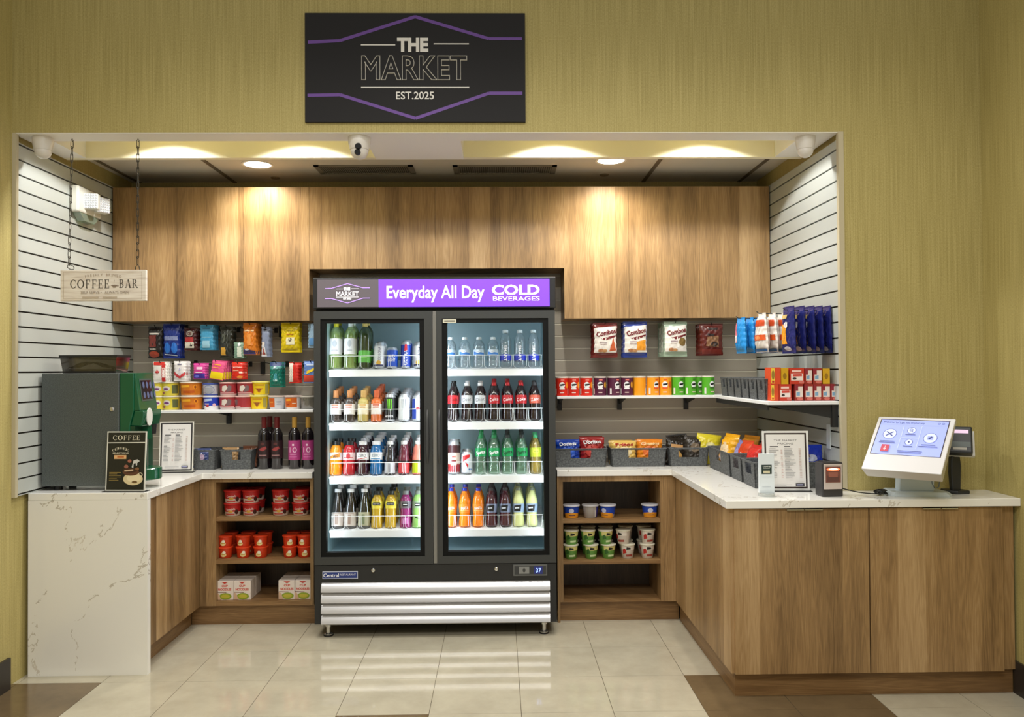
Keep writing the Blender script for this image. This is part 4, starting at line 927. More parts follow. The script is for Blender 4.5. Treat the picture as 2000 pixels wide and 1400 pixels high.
def hanging_left():
    f = 4.925
    def jerky(w, h): return bag(w, h, .03, c8(26, 22, 22), [R_(-w * .42, h * .35, w * .1, h * .72, c8(112, 46, 40)), R_(-w * .4, h * .74, w * .3, h * .79, c8(196, 190, 180)), R_(-w * .36, h * .27, w * .1, h * .31, c8(200, 196, 186)), ('e', -w * .05, h * .13, w * .36, h * .10, c8(156, 62, 42))], 3)
    hang('snack_bag', 'black jerky bag with red panel on the hook beside the slatted corner', 'snack bag', 290, 318, 637, 700, f, 3, .03, jerky, 'jerky bags')
    def blue(w, h): return bag(w, h, .035, c8(24, 44, 120), [R_(-w * .4, h * .52, w * .42, h * .64, c8(120, 130, 170)), ('e', -w * .2, h * .3, w * .18, h * .16, c8(34, 104, 190)), ('e', w * .22, h * .3, w * .18, h * .16, c8(34, 104, 190)), ('l', -w * .36, h * .12, w * .36, h * .08, .006, c8(206, 214, 230))], 5)
    hang('snack_bag', 'glossy dark blue cookie bag hanging under the cupboard', 'snack bag', 319, 352, 632, 700, f, 3, .034, blue, 'blue cookie bags')
    def dkred(w, h): return bag(w, h, .022, c8(64, 24, 26), [('e', 0, h * .74, w * .28, h * .13, c8(150, 142, 132)), ('e', 0, h * .74, w * .2, h * .08, c8(92, 60, 52)), R_(-w * .38, h * .36, w * .3, h * .58, c8(160, 42, 44)), R_(-w * .4, h * .1, w * .34, h * .36, c8(206, 198, 182)), ('e', w * .12, h * .24, w * .12, h * .07, BK)], 6)
    hang('snack_bag', 'dark red bag with round white seal hanging under the cupboard', 'snack bag', 360, 384, 640, 684, f, 4, .03, dkred, 'dark red bags')
    def ltb(w, h): return bag(w, h, .02, c8(66, 146, 186), [R_(-w * .3, h * .08, w * .26, h * .36, c8(150, 196, 216)), ('l', -w * .3, h * .84, w * .3, h * .84, .004, c8(30, 80, 120)), ('l', -w * .34, h * .5, w * .34, h * .5, .003, c8(120, 180, 206))], 7, wr=.0008)
    hang('packet', 'light blue flat packet hanging under the cupboard', 'packet', 391, 417, 634, 683, f, 4, .03, ltb, 'light blue packets')
    def dkg(w, h): return bag(w, h, .03, c8(44, 46, 40), [R_(-w * .4, h * .10, -w * .02, h * .34, c8(206, 156, 60)), ('l', -w * .3, h * .62, -w * .05, h * .62, .05, c8(84, 88, 78)), R_(w * .1, h * .2, w * .16, h * .9, c8(84, 88, 82))], 8)
    hang('snack_bag', 'black and grey bag with small yellow patch hanging under the cupboard', 'snack bag', 430, 455, 637, 700, f, 3, .034, dkg, 'black bags')
    def tags(w, h): return bag(w, h, .012, c8(120, 150, 132), [R_(-w * .14, h * .1, w * .3, h * .72, c8(206, 214, 200)), ('e', w * .06, h * .86, w * .14, h * .12, W_)], 9, wr=.0004)
    hang('packet', 'small mint green packet low on its hook beside the orange bag', 'packet', 457, 476, 668, 700, f, 3, .03, tags, 'mint packets', hk=False)
    hook(PX(466, f, 640), YB, PZ(640, f, 466), .2, 'black hook above the small mint green packets')
    def orange(w, h): return bag(w, h, .03, c8(214, 124, 40), [R_(-w * .42, h * .74, w * .36, h * .79, c8(236, 200, 150)), R_(-w * .16, h * .3, w * .14, h * .66, c8(226, 146, 66)), ('p', [(-w * .46, h * .02), (w * .46, h * .02), (w * .46, h * .12), (-w * .46, h * .20)], c8(52, 44, 96)), ('e', -w * .2, h * .17, w * .16, h * .03, c8(214, 206, 210))], 10)
    hang('snack_bag', 'orange bag with purple base hanging under the cupboard', 'snack bag', 475, 501, 631, 693, f, 4, .034, orange, 'orange bags')
    def tube_(w, h): return bag(w, h, .02, c8(132, 142, 168), [R_(-w * .45, h * .38, -w * .1, h * .5, c8(226, 214, 204)), ('p', [(-w * .46, h * .02), (w * .2, h * .02), (-w * .1, h * .4), (-w * .46, h * .4)], c8(206, 206, 210)), ('p', [(-w * .4, h * .08), (0, h * .08), (-w * .2, h * .32)], c8(160, 70, 66)), ('e', -w * .05, h * .9, w * .2, h * .03, BK)], 11, wr=.0008)
    hang('packet', 'narrow silver blue packet hanging beside the orange bag', 'packet', 511, 527, 638, 697, f, 3, .03, tube_, 'silver blue packets')
    def yellow(w, h): return bag(w, h, .035, c8(216, 190, 20), [T('Cheerios', h * .74, .012, w * .6, c8(96, 74, 20), .01), ('l', -w * .2, h * .60, w * .2, h * .60, .006, c8(190, 120, 20)), R_(-w * .2, h * .26, w * .26, h * .5, c8(232, 226, 190)), ('e', w * .02, h * .42, w * .1, h * .06, c8(74, 62, 34))], 12)
    hang('snack_bag', 'bright yellow bag with cream square hanging closest to the cooler', 'snack bag', 549, 586, 630, 688, f, 2, .05, yellow, 'yellow bags')
    def lblue(w, h): return bag(w, h, .02, c8(150, 180, 206), [R_(-w * .4, h * .1, w * .4, h * .4, c8(96, 150, 206))], 13, wr=.0008)
    hang('packet', 'pale blue packet half hidden behind the cooler edge', 'packet', 602, 622, 632, 679, f, 1, .03, lblue, 'pale blue packets')
    MB_b = MB(); x, z = P(547, 648, YB - .03)
    MB_b.box(-.008, -.03, -.035, .008, -.0005, .04, IRON); tag(MB_b.build('shelf_bracket', loc=(x, YB, z)), 'bare black bracket in the slats beside the yellow bag', 'bracket')
    # second row
    f = 4.905
    def aid(w, h): return bag(w, h, .014, c8(232, 228, 222), [R_(-w * .44, h * .82, w * .3, h * .98, c8(206, 48, 38)), R_(w * .12, h * .02, w * .36, h * .9, c8(196, 46, 44)), R_(w * .16, h * .22, w * .33, h * .7, c8(236, 224, 220)), R_(-w * .34, h * .46, -w * .04, h * .53, RED), R_(-w * .225, h * .38, -w * .155, h * .61, RED)], 20, wr=.0004)
    hang('first_aid_packet', 'white packet with red cross hanging above the yellow cereal cups', 'packet', 299, 328, 706, 746, f, 3, .03, aid, 'first aid packets', radians(0))
    def vx(w, h): return bag(w, h, .018, c8(226, 222, 222), [('p', [(-w * .46, h * .3), (0, h * .12), (w * .46, h * .3), (w * .46, h * .46), (0, h * .28), (-w * .46, h * .46)], c8(196, 60, 66)), ('e', 0, h * .36, w * .14, h * .1, c8(206, 200, 206)), ('l', -w * .18, h * .84, w * .18, h * .84, .007, c8(96, 96, 130)), ('e', 0, h * .58, w * .08, h * .06, c8(190, 184, 214))], 21, wr=.0004)
    hang('medicine_box', 'white packet with red chevron hanging beside the red cross packet', 'packet', 340, 364, 705, 744, f, 4, .022, vx, 'white medicine packets')
    def pink(w, h): return bag(w, h, .016, c8(206, 70, 150), [R_(-w * .46, h * .04, w * .46, h * .36, c8(60, 44, 150)), ('e', -w * .2, h * .16, w * .2, h * .08, c8(110, 110, 220)), R_(-w * .2, h * .6, w * .3, h * .76, c8(240, 200, 226)), ('l', -w * .3, h * .42, w * .3, h * .42, .004, W_)], 22, wr=.0004)
    hang('medicine_box', 'pink and violet packet hanging above the blue cup', 'packet', 378, 402, 709, 740, f, 3, .026, pink, 'pink packets')
    def fan(w, h): return bag(w, h, .01, c8(226, 90, 140), [R_(-w * .48, h * .03, w * .48, h * .40, c8(236, 210, 20)), ('l', -w * .3, h * .78, w * .2, h * .78, .006, c8(240, 170, 60)), ('l', -w * .36, h * .62, w * .1, h * .62, .006, c8(244, 160, 90))], 23, wr=.0004)
    hang('candy_packet', 'pink and yellow packet fanned on its hook', 'packet', 409, 435, 704, 741, f, 5, .03, fan, 'pink and yellow packets', radians(10), shift=.008)
    def redp(w, h): return bag(w, h, .016, c8(206, 44, 30), [T('MOTRIN', h * .70, .009, w * .72, c8(244, 220, 210), .02), ('l', -w * .42, h * .52, w * .1, h * .52, .006, c8(236, 160, 130)), R_(w * .14, h * .36, w * .44, h * .46, c8(244, 220, 206)), ('e', w * .2, h * .14, w * .26, h * .08, c8(240, 150, 60))], 24, wr=.0004)
    hang('medicine_box', 'red packet hanging above the maroon cups', 'packet', 453, 476, 707, 741, f, 4, .026, redp, 'red packets')
    t = hook(PX(511, f, 712), YB, PZ(708, f, 511), .2, 'empty black hook between the red and the green packets', rise=.02)
    MB_b = MB(); MB_b.box(-.011, -.03, -.045, .011, -.0005, .03, IRON); x, z = P(512, 716, YB - .03)
    tag(MB_b.build('shelf_bracket', loc=(x, YB, z)), 'bare black bracket in the slats behind the empty hook', 'bracket')
    def grn(w, h): return bag(w, h, .03, c8(20, 112, 96), [R_(-w * .46, h * .84, w * .46, h * .99, c8(36, 58, 110)), ('p', [(-w * .46, h * .72), (w * .46, h * .72), (w * .46, h * .84), (-w * .46, h * .84)], c8(90, 150, 150)), ('e', 0, h * .78, w * .2, h * .06, c8(196, 214, 226)), ('p', [(-w * .16, h * .26), (w * .16, h * .26), (w * .1, h * .56), (-w * .1, h * .56)], c8(70, 150, 160)), R_(-w * .18, h * .24, w * .16, h * .32, c8(190, 220, 214))], 25)
    hang('snack_bag', 'teal green pouch with navy top hanging above the orange cups', 'snack bag', 527, 552, 707, 756, f, 3, .034, grn, 'teal pouches')
    def rw(w, h): return bag(w, h, .016, c8(206, 40, 30), [R_(-w * .48, h * .06, -w * .12, h * .97, c8(222, 214, 204)), ('l', -w * .3, h * .14, -w * .3, h * .7, .005, c8(170, 160, 150))], 26, wr=.0004)
    hang('candy_packet', 'red and white packet hanging beside the teal pouch', 'packet', 565, 585, 708, 748, f, 3, .03, rw, 'red and white packets')
    def multi(w, h): return bag(w, h, .02, c8(96, 130, 196), [R_(-w * .48, h * .04, w * .48, h * .34, c8(206, 70, 50)), ('p', [(-w * .3, h * .4), (w * .46, h * .62), (w * .46, h * .76), (-w * .3, h * .52)], c8(240, 206, 40)), ('l', -w * .3, h * .82, w * .2, h * .82, .006, c8(206, 220, 240))], 27, wr=.0006)
    hang('candy_packet', 'blue yellow and red packet beside the cooler edge', 'packet', 593, 622, 705, 747, f, 1, .03, multi, 'bright candy packets')
hanging_left()

def tub(name, lab, cat, rb, rt, h, body, prints=(), lid=None, rim=None, loc=(0, 0, 0), rz=0., group=None, sleeve=None, lidh=.006):
    t = thing(name, lab, cat, loc, rz, group); fr = lambda v: rb + (rt - rb) * v / h
    MB().lathe([(0, 0), (rb * .94, 0), (rb, .003), (fr(h - .008), h - .008)], body, n=26, caps=False).build('cup', t, 50)
    MB().lathe([(rt * .99, h - .008), (rt * 1.07, h - .007), (rt * 1.07, h - lidh * .2), (rt * 1.03, h), (0, h)], lid or rim or W_, n=26, caps=False).build('lid' if lid else 'rim', t, 40)
    b = MB()
    if sleeve: b.lathe([(fr(v) + .0004, v) for v in (sleeve[0] * h, (sleeve[0] + sleeve[1]) / 2 * h, sleeve[1] * h)], sleeve[2], n=30, caps=False)
    if prints: b.decal(prints, cyl(lambda v: fr(v) + .0008), .006, .0004)
    if sleeve or prints: b.build('label', t, 50)
    return t
def shelf_left_and_cups():
    zs = PZ(800.5, 4.885, 450); x0, x1 = PX(295, 4.885, 800), PX(611, 4.885, 800)
    t = thing('wall_shelf', 'white wall shelf carrying the bright cereal cups', 'shelf', (0, 0, 0))
    MB().box(x0, 4.885, zs - .017, x1, YB - .001, zs, SHELFW).build('board', t, bev=.002)
    for px in (447,):
        x, z = P(px, 812, YB - .02); b = MB(); b.box(x - .013, YB - .03, z - .05, x + .013, YB - .001, zs - .017, IRON); b.prism([(YB - .03, zs - .0175), (YB - .22, zs - .0175), (YB - .22, zs - .022), (YB - .03, zs - .05)], 'x', x - .004, x + .004, IRON); b.build('bracket', t)
    cer, dor, ora = c8(222, 206, 70), c8(208, 118, 28), c8(206, 92, 30)
    K = {}
    def luck(l): return tub('cereal_cup', l, 'cereal cup', .046, .054, .086, c8(226, 214, 120), [('e', -.01, .045, .024, .016, c8(226, 220, 214)), ('e', -.012, .043, .018, .007, c8(120, 60, 130)), ('p', [(.025, .015), (.062, .015), (.062, .066), (.025, .066)], c8(96, 104, 66)), ('e', -.03, .018, .010, .007, c8(150, 80, 100))], rim=c8(230, 226, 206), sleeve=(.06, .9, cer))
    def dorito(l): return tub('snack_bowl', l, 'snack bowl', .059, .066, .086, c8(222, 206, 190), [('l', -.045, .058, .012, .060, .014, c8(240, 176, 40)), ('e', .045, .054, .012, .014, c8(236, 150, 30)), ('e', .045, .054, .007, .009, c8(150, 70, 20)), ('l', -.03, .024, .04, .026, .014, c8(186, 84, 24))], rim=c8(236, 222, 206), sleeve=(.06, .9, dor))
    def bluec(l): return tub('cereal_cup', l, 'cereal cup', .043, .049, .084, W_, [('p', [(-.034, .05), (.018, .056), (.016, .068), (-.034, .066)], c8(180, 200, 236)), ('e', .03, .03, .010, .010, c8(226, 180, 190)), ('e', -.01, .024, .01, .008, c8(190, 60, 70)), ('l', -.03, .036, .0, .036, .006, W_)], rim=W_, sleeve=(.3, .9, c8(34, 62, 186)))
    def whitec(l): return tub('cereal_cup', l, 'cereal cup', .042, .048, .078, c8(206, 210, 220), [('o', 0, .038, .036, .026, .002, c8(60, 80, 160))] + [('l', -.026, .02 + i * .006, .026, .02 + i * .006, .0016, c8(120, 124, 140)) for i in range(6)], rim=c8(70, 90, 170), sleeve=(.04, .14, c8(60, 80, 160)))
    def maroon(l): return tub('cereal_cup', l, 'cereal cup', .050, .056, .084, c8(206, 190, 186), [('p', [(-.028, .03), (-.006, .026), (.012, .052), (.0, .066), (-.024, .06)], c8(226, 216, 206)), ('p', [(.0, .024), (.03, .03), (.034, .06), (.014, .066)], c8(120, 96, 100)), ('l', -.05, .018, .05, .018, .004, c8(226, 180, 180))], rim=c8(230, 190, 184), sleeve=(.16, .92, c8(166, 52, 58)))
    def yellow(l): return tub('popcorn_cup', l, 'snack cup', .046, .055, .086, c8(206, 206, 196), [('p', [(-.026, .046), (.026, .046), (0, .012)], c8(212, 150, 40)), ('p', [(-.016, .042), (.016, .042), (0, .018)], c8(150, 80, 40)), ('l', -.03, .064, .03, .064, .01, c8(206, 150, 30)), ('r', .038, .01, .06, .07, c8(170, 160, 90))], rim=c8(240, 232, 130), sleeve=(.05, .92, c8(240, 208, 30)))
    def orw(l): return tub('snack_cup', l, 'snack cup', .043, .052, .084, c8(214, 216, 222), [('r', -.044, .012, -.002, .068, ora), ('l', -.036, .044, -.012, .044, .008, c8(230, 150, 60)), ('l', .01, .046, .04, .046, .006, c8(150, 160, 180)), ('l', .01, .032, .04, .032, .004, c8(150, 160, 180))], rim=c8(236, 216, 204))
    def orn(l): return tub('snack_cup', l, 'snack cup', .046, .053, .084, c8(222, 214, 210), [('r', -.044, .012, .036, .072, c8(206, 96, 26)), ('l', -.034, .056, -.002, .058, .012, c8(244, 170, 40)), ('l', .006, .036, .028, .036, .005, c8(240, 220, 200)), ('l', -.03, .03, -.01, .03, .008, c8(170, 60, 20))], rim=c8(238, 214, 206))
    def clearc(l): return tub('snack_cup', l, 'snack cup', .044, .052, .08, clear('clear_cup', (206, 206, 200), .18, .06, (190, 186, 176)), [], rim=c8(190, 186, 176))
    rows = [(0, [(309, luck, 'yellow cereal cup half hidden by the coffee machine, lower', 'a'), (335, luck, 'yellow cereal cup under another beside the coffee machine', 'a'), (375.5, dorito, 'large orange snack bowl, lower of the stacked pair', 'b'), (413.5, bluec, 'royal blue cereal cup under the white and blue cup', 'c'), (446.5, maroon, 'maroon cereal cup beside the royal blue cup, bottom layer', 'd'), (477, maroon, 'maroon cereal cup turned to its white side beside the yellow cups', 'd'), (506.5, yellow, 'yellow popcorn cup, lower of the stacked pair', 'e'), (541, orw, 'half orange half white snack cup under the teal pouch', 'f'), (572.5, orn, 'orange snack cup beside the half white cup', 'g'), (602, clearc, 'empty looking clear cup beside the cooler edge', 'h')]),
            (1, [(309, luck, 'yellow cereal cup half hidden by the coffee machine, upper', 'a'), (334, luck, 'yellow cereal cup stacked on top beside the coffee machine', 'a'), (374, dorito, 'large orange snack bowl, upper of the stacked pair', 'b'), (412, whitec, 'white and blue cup stacked on the royal blue cup', 'i'), (447, maroon, 'maroon cereal cup on the top layer, beside the white and blue cup', 'd'), (481, maroon, 'maroon cereal cup on the top layer, beside the yellow popcorn cup', 'd'), (510.5, yellow, 'yellow popcorn cup, upper of the stacked pair', 'e')])]
    hh = {}
    for lv, row in rows:
        for px, fn, lab, k in row:
            Y = 4.96; x = PX(px, Y, 780); h0 = {'a': .0865, 'b': .0865, 'c': .0845, 'd': .0845, 'e': .0865, 'i': .0845}.get(k, .08)
            z = zs + .0004 if lv == 0 else zs + h0 + .0004
            rz = 0. if px != 477 else radians(-62)
            if px == 309: rz = radians(25)
            if k not in K: K[k] = fn(lab); K[k].location = (x, Y, z); K[k].rotation_euler = (0, 0, rz)
            else: dup(K[k], (x, Y, z), rz, lab)
shelf_left_and_cups()

# ---------------------------------------------------------------- woven baskets
def basket(lab, w, d, h, loc, rz=0., flare=.012, grip=.10, group='grey woven baskets', name='woven_basket'):
    """front towards -y, floor middle at loc; a slot-shaped grip opens in the front wall"""
    t = thing(name, lab, 'basket', loc, rz, group); th = .006; b = MB()
    def wall(p0, p1, hole):
        (ax, ay), (bx, by) = p0, p1; L = math.hypot(bx - ax, by - ay); ux, uy = (bx - ax) / L, (by - ay) / L; nx, ny = uy, -ux
        def pt(s, z, off): k = flare * z / h; e = k * (2 * s / L - 1); return (ax + ux * (s + e) + nx * (k + off), ay + uy * (s + e) + ny * (k + off), z)
        rects = [(0, 0, L, h)] if not hole else [(0, 0, L / 2 - grip / 2, h), (L / 2 + grip / 2, 0, L, h), (L / 2 - grip / 2, 0, L / 2 + grip / 2, h * .50), (L / 2 - grip / 2, h * .93, L / 2 + grip / 2, h)]
        for s0, z0, s1, z1 in rects:
            vs = [pt(s, z, o_) for o_ in (0, -th) for s, z in ((s0, z0), (s1, z0), (s1, z1), (s0, z1))]
            b.add(vs, [(0, 1, 2, 3), (7, 6, 5, 4), (0, 4, 5, 1), (1, 5, 6, 2), (2, 6, 7, 3), (3, 7, 4, 0)], WEAVE)
    c = [(-w / 2, -d / 2), (w / 2, -d / 2), (w / 2, d / 2), (-w / 2, d / 2)]
    wall(c[0], c[1], True); wall(c[1], c[2], False); wall(c[2], c[3], False); wall(c[3], c[0], False)
    b.box(-w / 2, -d / 2, 0, w / 2, d / 2, .005, WEAVE); b.build('body', t)
    e = flare; rim = MB(); rim.tube([(-w / 2 - e, -d / 2 - e, h), (w / 2 + e, -d / 2 - e, h), (w / 2 + e, d / 2 + e, h), (-w / 2 - e, d / 2 + e, h)], .0042, WEAVE, 6, True); rim.build('rim', t, 50)
    return t
def place_bag(b, name, lab, loc, rx=0., rz=0., ry=0., group=None, cat='snack bag'):
    o = b.build(name, None, 40, loc=loc); o.rotation_euler = (rx, ry, rz); return tag(o, lab, cat, group)
def chips(base, txt, ink, w=.15, h=.17, d=.05, seed=1, patch=None, sh2=()):
    sh = [('t', txt, 0, h * .82, h * .14, w * .72, .03, .06, ink)] if txt else []
    if patch: sh = [('e', 0, h * .5, w * .3, h * .22, patch)] + sh
    return bag(w, h, d, base, sh + list(sh2), seed, wr=.0034)
def baskets_back():
    y = 4.985; d = .19; hb = .112; g = 'chip bags in the counter baskets'; z = ZC + .008
    xc = []
    for a, b in ((1083, 1187), (1193, 1303), (1307, 1386)): x0, x1 = PX(a, 4.88, 900), PX(b, 4.88, 900); xc.append(((x0 + x1) / 2, x1 - x0))
    labs = ('grey woven basket of blue and red chip bags beside the cooler', 'grey woven basket of cream and orange chip bags', 'grey woven basket of black popcorn bags in the counter corner')
    for (c, w), l in zip(xc, labs): basket(l, w - .024, d - .02, hb, (c, y - .002, ZC + .0003), flare=.010, grip=.12)
    c, w = xc[0]
    place_bag(chips(c8(24, 62, 160), 'Doritos', W_, .150, .158, .05, 31, c8(40, 90, 200)), 'chip_bag', 'blue chip bag with white lettering in the basket beside the cooler', (c - .075, y - .035, z), radians(-8), 0, 0, g)
    place_bag(chips(c8(34, 50, 150), 'Doritos', W_, .150, .150, .05, 32), 'chip_bag', 'blue chip bag leaning behind another blue one', (c - .08, y + .03, z), radians(-8), .1, 0, g)
    place_bag(chips(c8(150, 34, 34), 'Doritos', W_, .152, .172, .05, 33, c8(190, 60, 50)), 'chip_bag', 'red chip bag with white lettering beside the blue one', (c + .078, y - .03, z), radians(-7), -.05, 0, g)
    place_bag(chips(c8(140, 36, 30), '', W_, .150, .172, .05, 34), 'chip_bag', 'red chip bag leaning behind another red one', (c + .08, y + .035, z), radians(-7), .1, 0, g)
    c, w = xc[1]
    place_bag(chips(c8(226, 190, 100), 'Fritos', c8(190, 40, 40), .158, .150, .05, 35, c8(240, 220, 170)), 'chip_bag', 'cream yellow chip bag in the middle basket', (c - .082, y - .035, z), radians(-10), .06, .03, g)
    place_bag(chips(c8(214, 176, 96), '', W_, .150, .146, .05, 36), 'chip_bag', 'cream chip bag leaning behind the cream yellow one', (c - .09, y + .03, z), radians(-8), .1, 0, g)
    place_bag(chips(c8(226, 134, 30), 'Cheetos', c8(250, 214, 150), .158, .156, .05, 37, c8(230, 110, 30)), 'chip_bag', 'orange chip bag in the middle basket', (c + .08, y - .03, z), radians(-10), -.04, .03, g)
    place_bag(chips(c8(206, 130, 40), '', W_, .150, .152, .05, 38), 'chip_bag', 'orange chip bag leaning behind the other orange one', (c + .08, y + .035, z), radians(-9), .1, 0, g)
    c, w = xc[2]
    bl = c8(40, 34, 28)
    place_bag(bag(.13, .165, .05, bl, [('e', 0, .05, .04, .03, c8(206, 160, 90)), ('l', -.04, .11, .04, .11, .02, c8(196, 150, 96))], 39), 'chip_bag', 'black popcorn bag with tan picture, outer side of the corner basket', (c - .075, y - .03, z), radians(-12), .1, .14, g)
    place_bag(bag(.13, .18, .05, bl, [('l', -.04, .1, .03, .12, .02, c8(90, 76, 56))], 40), 'chip_bag', 'black bag standing tallest in the corner basket', (c - .03, y + .03, z), radians(-10), -.1, -.1, g)
    place_bag(bag(.13, .172, .05, c8(56, 50, 44), [('e', .0, .1, .03, .03, c8(120, 104, 84))], 41), 'chip_bag', 'dark grey bag in the middle of the corner basket', (c + .045, y - .028, z), radians(-10), -.05, .08, g)
    place_bag(bag(.15, .185, .05, c8(228, 212, 50), [('e', .01, .115, .03, .02, c8(244, 236, 170)), ('l', 0, .1, .05, .1, .022, c8(176, 100, 60)), ('l', -.03, .06, .05, .06, .02, c8(240, 226, 150))], 42), 'chip_bag', 'bright yellow chip bag with a pointed corner', (c + .125, y - .03, z), radians(-8), -.1, .12, g)
baskets_back()

def baskets_side():
    xf = 1.275; z = ZC + .0003; dp = .375; rz = -pi / 2; g = 'snack bags in the side wall baskets'
    spans = ((4.84, 4.40), (4.385, 4.185), (4.17, 3.965)); labs = ('long grey woven basket along the slatted side wall', 'short grey woven basket in the middle of the side wall row', 'grey woven basket of blue bags behind the framed price list')
    for (a, b), l in zip(spans, labs):
        basket(l, a - b - .024, dp - .03, .128, (xf + dp / 2 - .004, (a + b) / 2, z), rz, .010, .09)
    zz = ZC + .008
    def put(b, lab, x, y, rx, a=0., ry=0.): place_bag(b, 'chip_bag', lab, (x, y, zz), rx, rz + a, ry, g)
    put(chips(c8(240, 176, 30), '', W_, .16, .205, .08, 51, c8(244, 220, 180), [('e', -.01, .06, .03, .03, c8(236, 210, 200))]), 'golden yellow chip bag at the corner end of the long side basket', xf + .09, 4.765, radians(-14), .25)
    put(chips(c8(236, 160, 40), '', W_, .15, .20, .08, 52, c8(240, 200, 90)), 'orange gold chip bag behind the golden yellow one', xf + .19, 4.72, radians(-16), .3)
    put(bag(.13, 0.180, .05, c8(130, 130, 190), [('e', .02, .05, .03, .03, c8(40, 40, 60)), ('p', [(-.05, .06), (0, .04), (.03, .12), (-.01, .14)], c8(160, 160, 214))], 53), 'lilac chip bag in the long side basket', xf + .09, 4.585, radians(-16), .12, .12)
    put(bag(.15, 0.195, .06, c8(214, 72, 34), [('e', -.03, .07, .02, .04, c8(240, 200, 90)), ('p', [(.0, .04), (.05, .04), (.05, .11), (.0, .12)], c8(226, 206, 190)), ('l', -.05, .03, .04, .03, .015, W_)], 54), 'orange red chip bag with cream panel in the long side basket', xf + .085, 4.46, radians(-16), .1, -.06)
    put(bag(.14, 0.190, .06, c8(196, 56, 40), [('l', -.03, .1, .04, .1, .02, c8(150, 30, 30))], 55), 'deep red chip bag behind the orange red one', xf + .19, 4.45, radians(-14), .1)
    put(bag(.13, 0.185, .06, c8(206, 48, 42), [('e', 0, .07, .03, .03, c8(240, 226, 220)), ('l', -.04, .03, .04, .03, .012, W_)], 56), 'red chip bag with white oval in the short side basket', xf + .08, 4.30, radians(-16), .1)
    put(bag(.13, 0.170, .06, c8(110, 160, 206), [('e', 0, .05, .03, .03, c8(200, 220, 236))], 57), 'pale blue chip bag leaning in the short side basket', xf + .15, 4.27, radians(-14), .1)
    put(bag(.14, 0.200, .06, c8(110, 30, 36), [('e', 0, .08, .03, .03, c8(60, 40, 60))], 58), 'maroon chip bag at the back of the short side basket', xf + .25, 4.29, radians(-14), .05)
    for k, (x, y, a, h) in enumerate(((xf + .255, 4.05, 1.4, .19), (xf + .335, 4.06, 1.7, .20), (xf + .11, 4.06, .5, .17))):
        place_bag(bag(.13, h, .055, c8(28, 58, 190), [('e', -.01, h * .66, .03, .018, c8(206, 214, 240)), ('p', [(-.06, h * .7), (-.02, h * .66), (-.03, h * .9), (-.06, h * .9)], c8(90, 30, 70)), ('l', -.03, h * .4, .03, h * .36, .006, c8(150, 170, 230))], 60 + k), 'chip_bag', ('royal blue chip bag above the barcode scanner', 'royal blue chip bag beside the bare slats', 'royal blue chip bag behind the framed price list')[k], (x, y, zz), radians(-8), rz + a, 0, g)
baskets_side()
def baskets_left():
    y = 4.99; g = 'grey woven baskets'
    for a, b, l, pc in ((376, 424, 'small grey woven basket beside the framed price list', 72), (430, 495, 'grey woven basket between the price list and the wine', 73)):
        x0, x1 = PX(a, 4.93, 900), PX(b, 4.93, 900); w = x1 - x0
        basket(l, w - .024, .17, .118, ((x0 + x1) / 2, y + .02, ZC + .0003), flare=.009, grip=.05)
    x = PX(395, 4.98, 880)
    place_bag(bag(.10, .12, .04, c8(70, 84, 140), [('e', 0, .06, .02, .02, c8(206, 180, 206))], 61), 'snack_bag', 'blue grey snack packet in the small basket', (x, 4.97, ZC + .008), radians(-14), .1, 0, 'packets in the small baskets')
    x = PX(450, 4.98, 880)
    place_bag(bag(.10, .125, .04, c8(176, 140, 96), [('e', 0, .06, .02, .02, c8(60, 60, 70))], 62), 'snack_bag', 'tan snack packet in the basket beside the wine', (x, 4.965, ZC + .008), radians(-14), .1, 0, 'packets in the small baskets')
    place_bag(bag(.10, .13, .04, c8(120, 76, 56), [('e', 0, .06, .02, .02, c8(226, 226, 230))], 63), 'snack_bag', 'brown snack packet in the basket beside the wine', (x + .11, 5.0, ZC + .008), radians(-12), -.1, 0, 'packets in the small baskets')
baskets_left()

def red_wine():
    H, R = .318, .0375; dk = liq('red_wine', (20, 14, 18)); y = 4.955
    def dark(l): return bottle('wine_bottle', l, 'bottle', WINE, R, H, dk, c8(110, 24, 26), .75, [(.20, .55, c8(44, 26, 28))], [('p', [(-.026, .12), (.0, .11), (.026, .125), (.02, .14), (-.01, .13)], c8(150, 60, 60)), ('l', -.024, .085, .024, .085, .006, c8(150, 110, 110)), ('e', 0, .155, .012, .008, c8(90, 46, 46))], capr=.43)
    def pink(l): return bottle('wine_bottle', l, 'bottle', WINE, R, H, dk, c8(206, 160, 70), .79, [(.17, .55, c8(176, 64, 128))], [T('10', .118, .034, .046, c8(236, 196, 220), .0), ('r', -.006, .142, .006, .154, c8(236, 200, 222)), ('l', -.022, .09, .022, .09, .006, c8(226, 150, 196)), ('l', -.024, .074, .024, .074, .004, c8(214, 120, 176))], capr=.42)
    z = ZC + .0003
    a = dark('dark wine bottle with red foil beside the woven basket'); a.location = (PX(516, y, 900), y, z); a['group'] = 'red foil wine bottles'
    dup(a, (PX(541, y, 900), y, z), None, 'dark wine bottle with red foil beside the pink labelled wine'); dup(a, (PX(527.5, 5.05, 900), 5.045, z), None, 'dark wine bottle standing behind the two red foil ones')
    b = pink('pink labelled wine bottle beside the red foil wine'); b.location = (PX(575.5, y, 900), y, z); b['group'] = 'pink labelled wine bottles'
    dup(b, (PX(602, y, 900), y, z), None, 'pink labelled wine bottle partly hidden by the cooler')
red_wine()
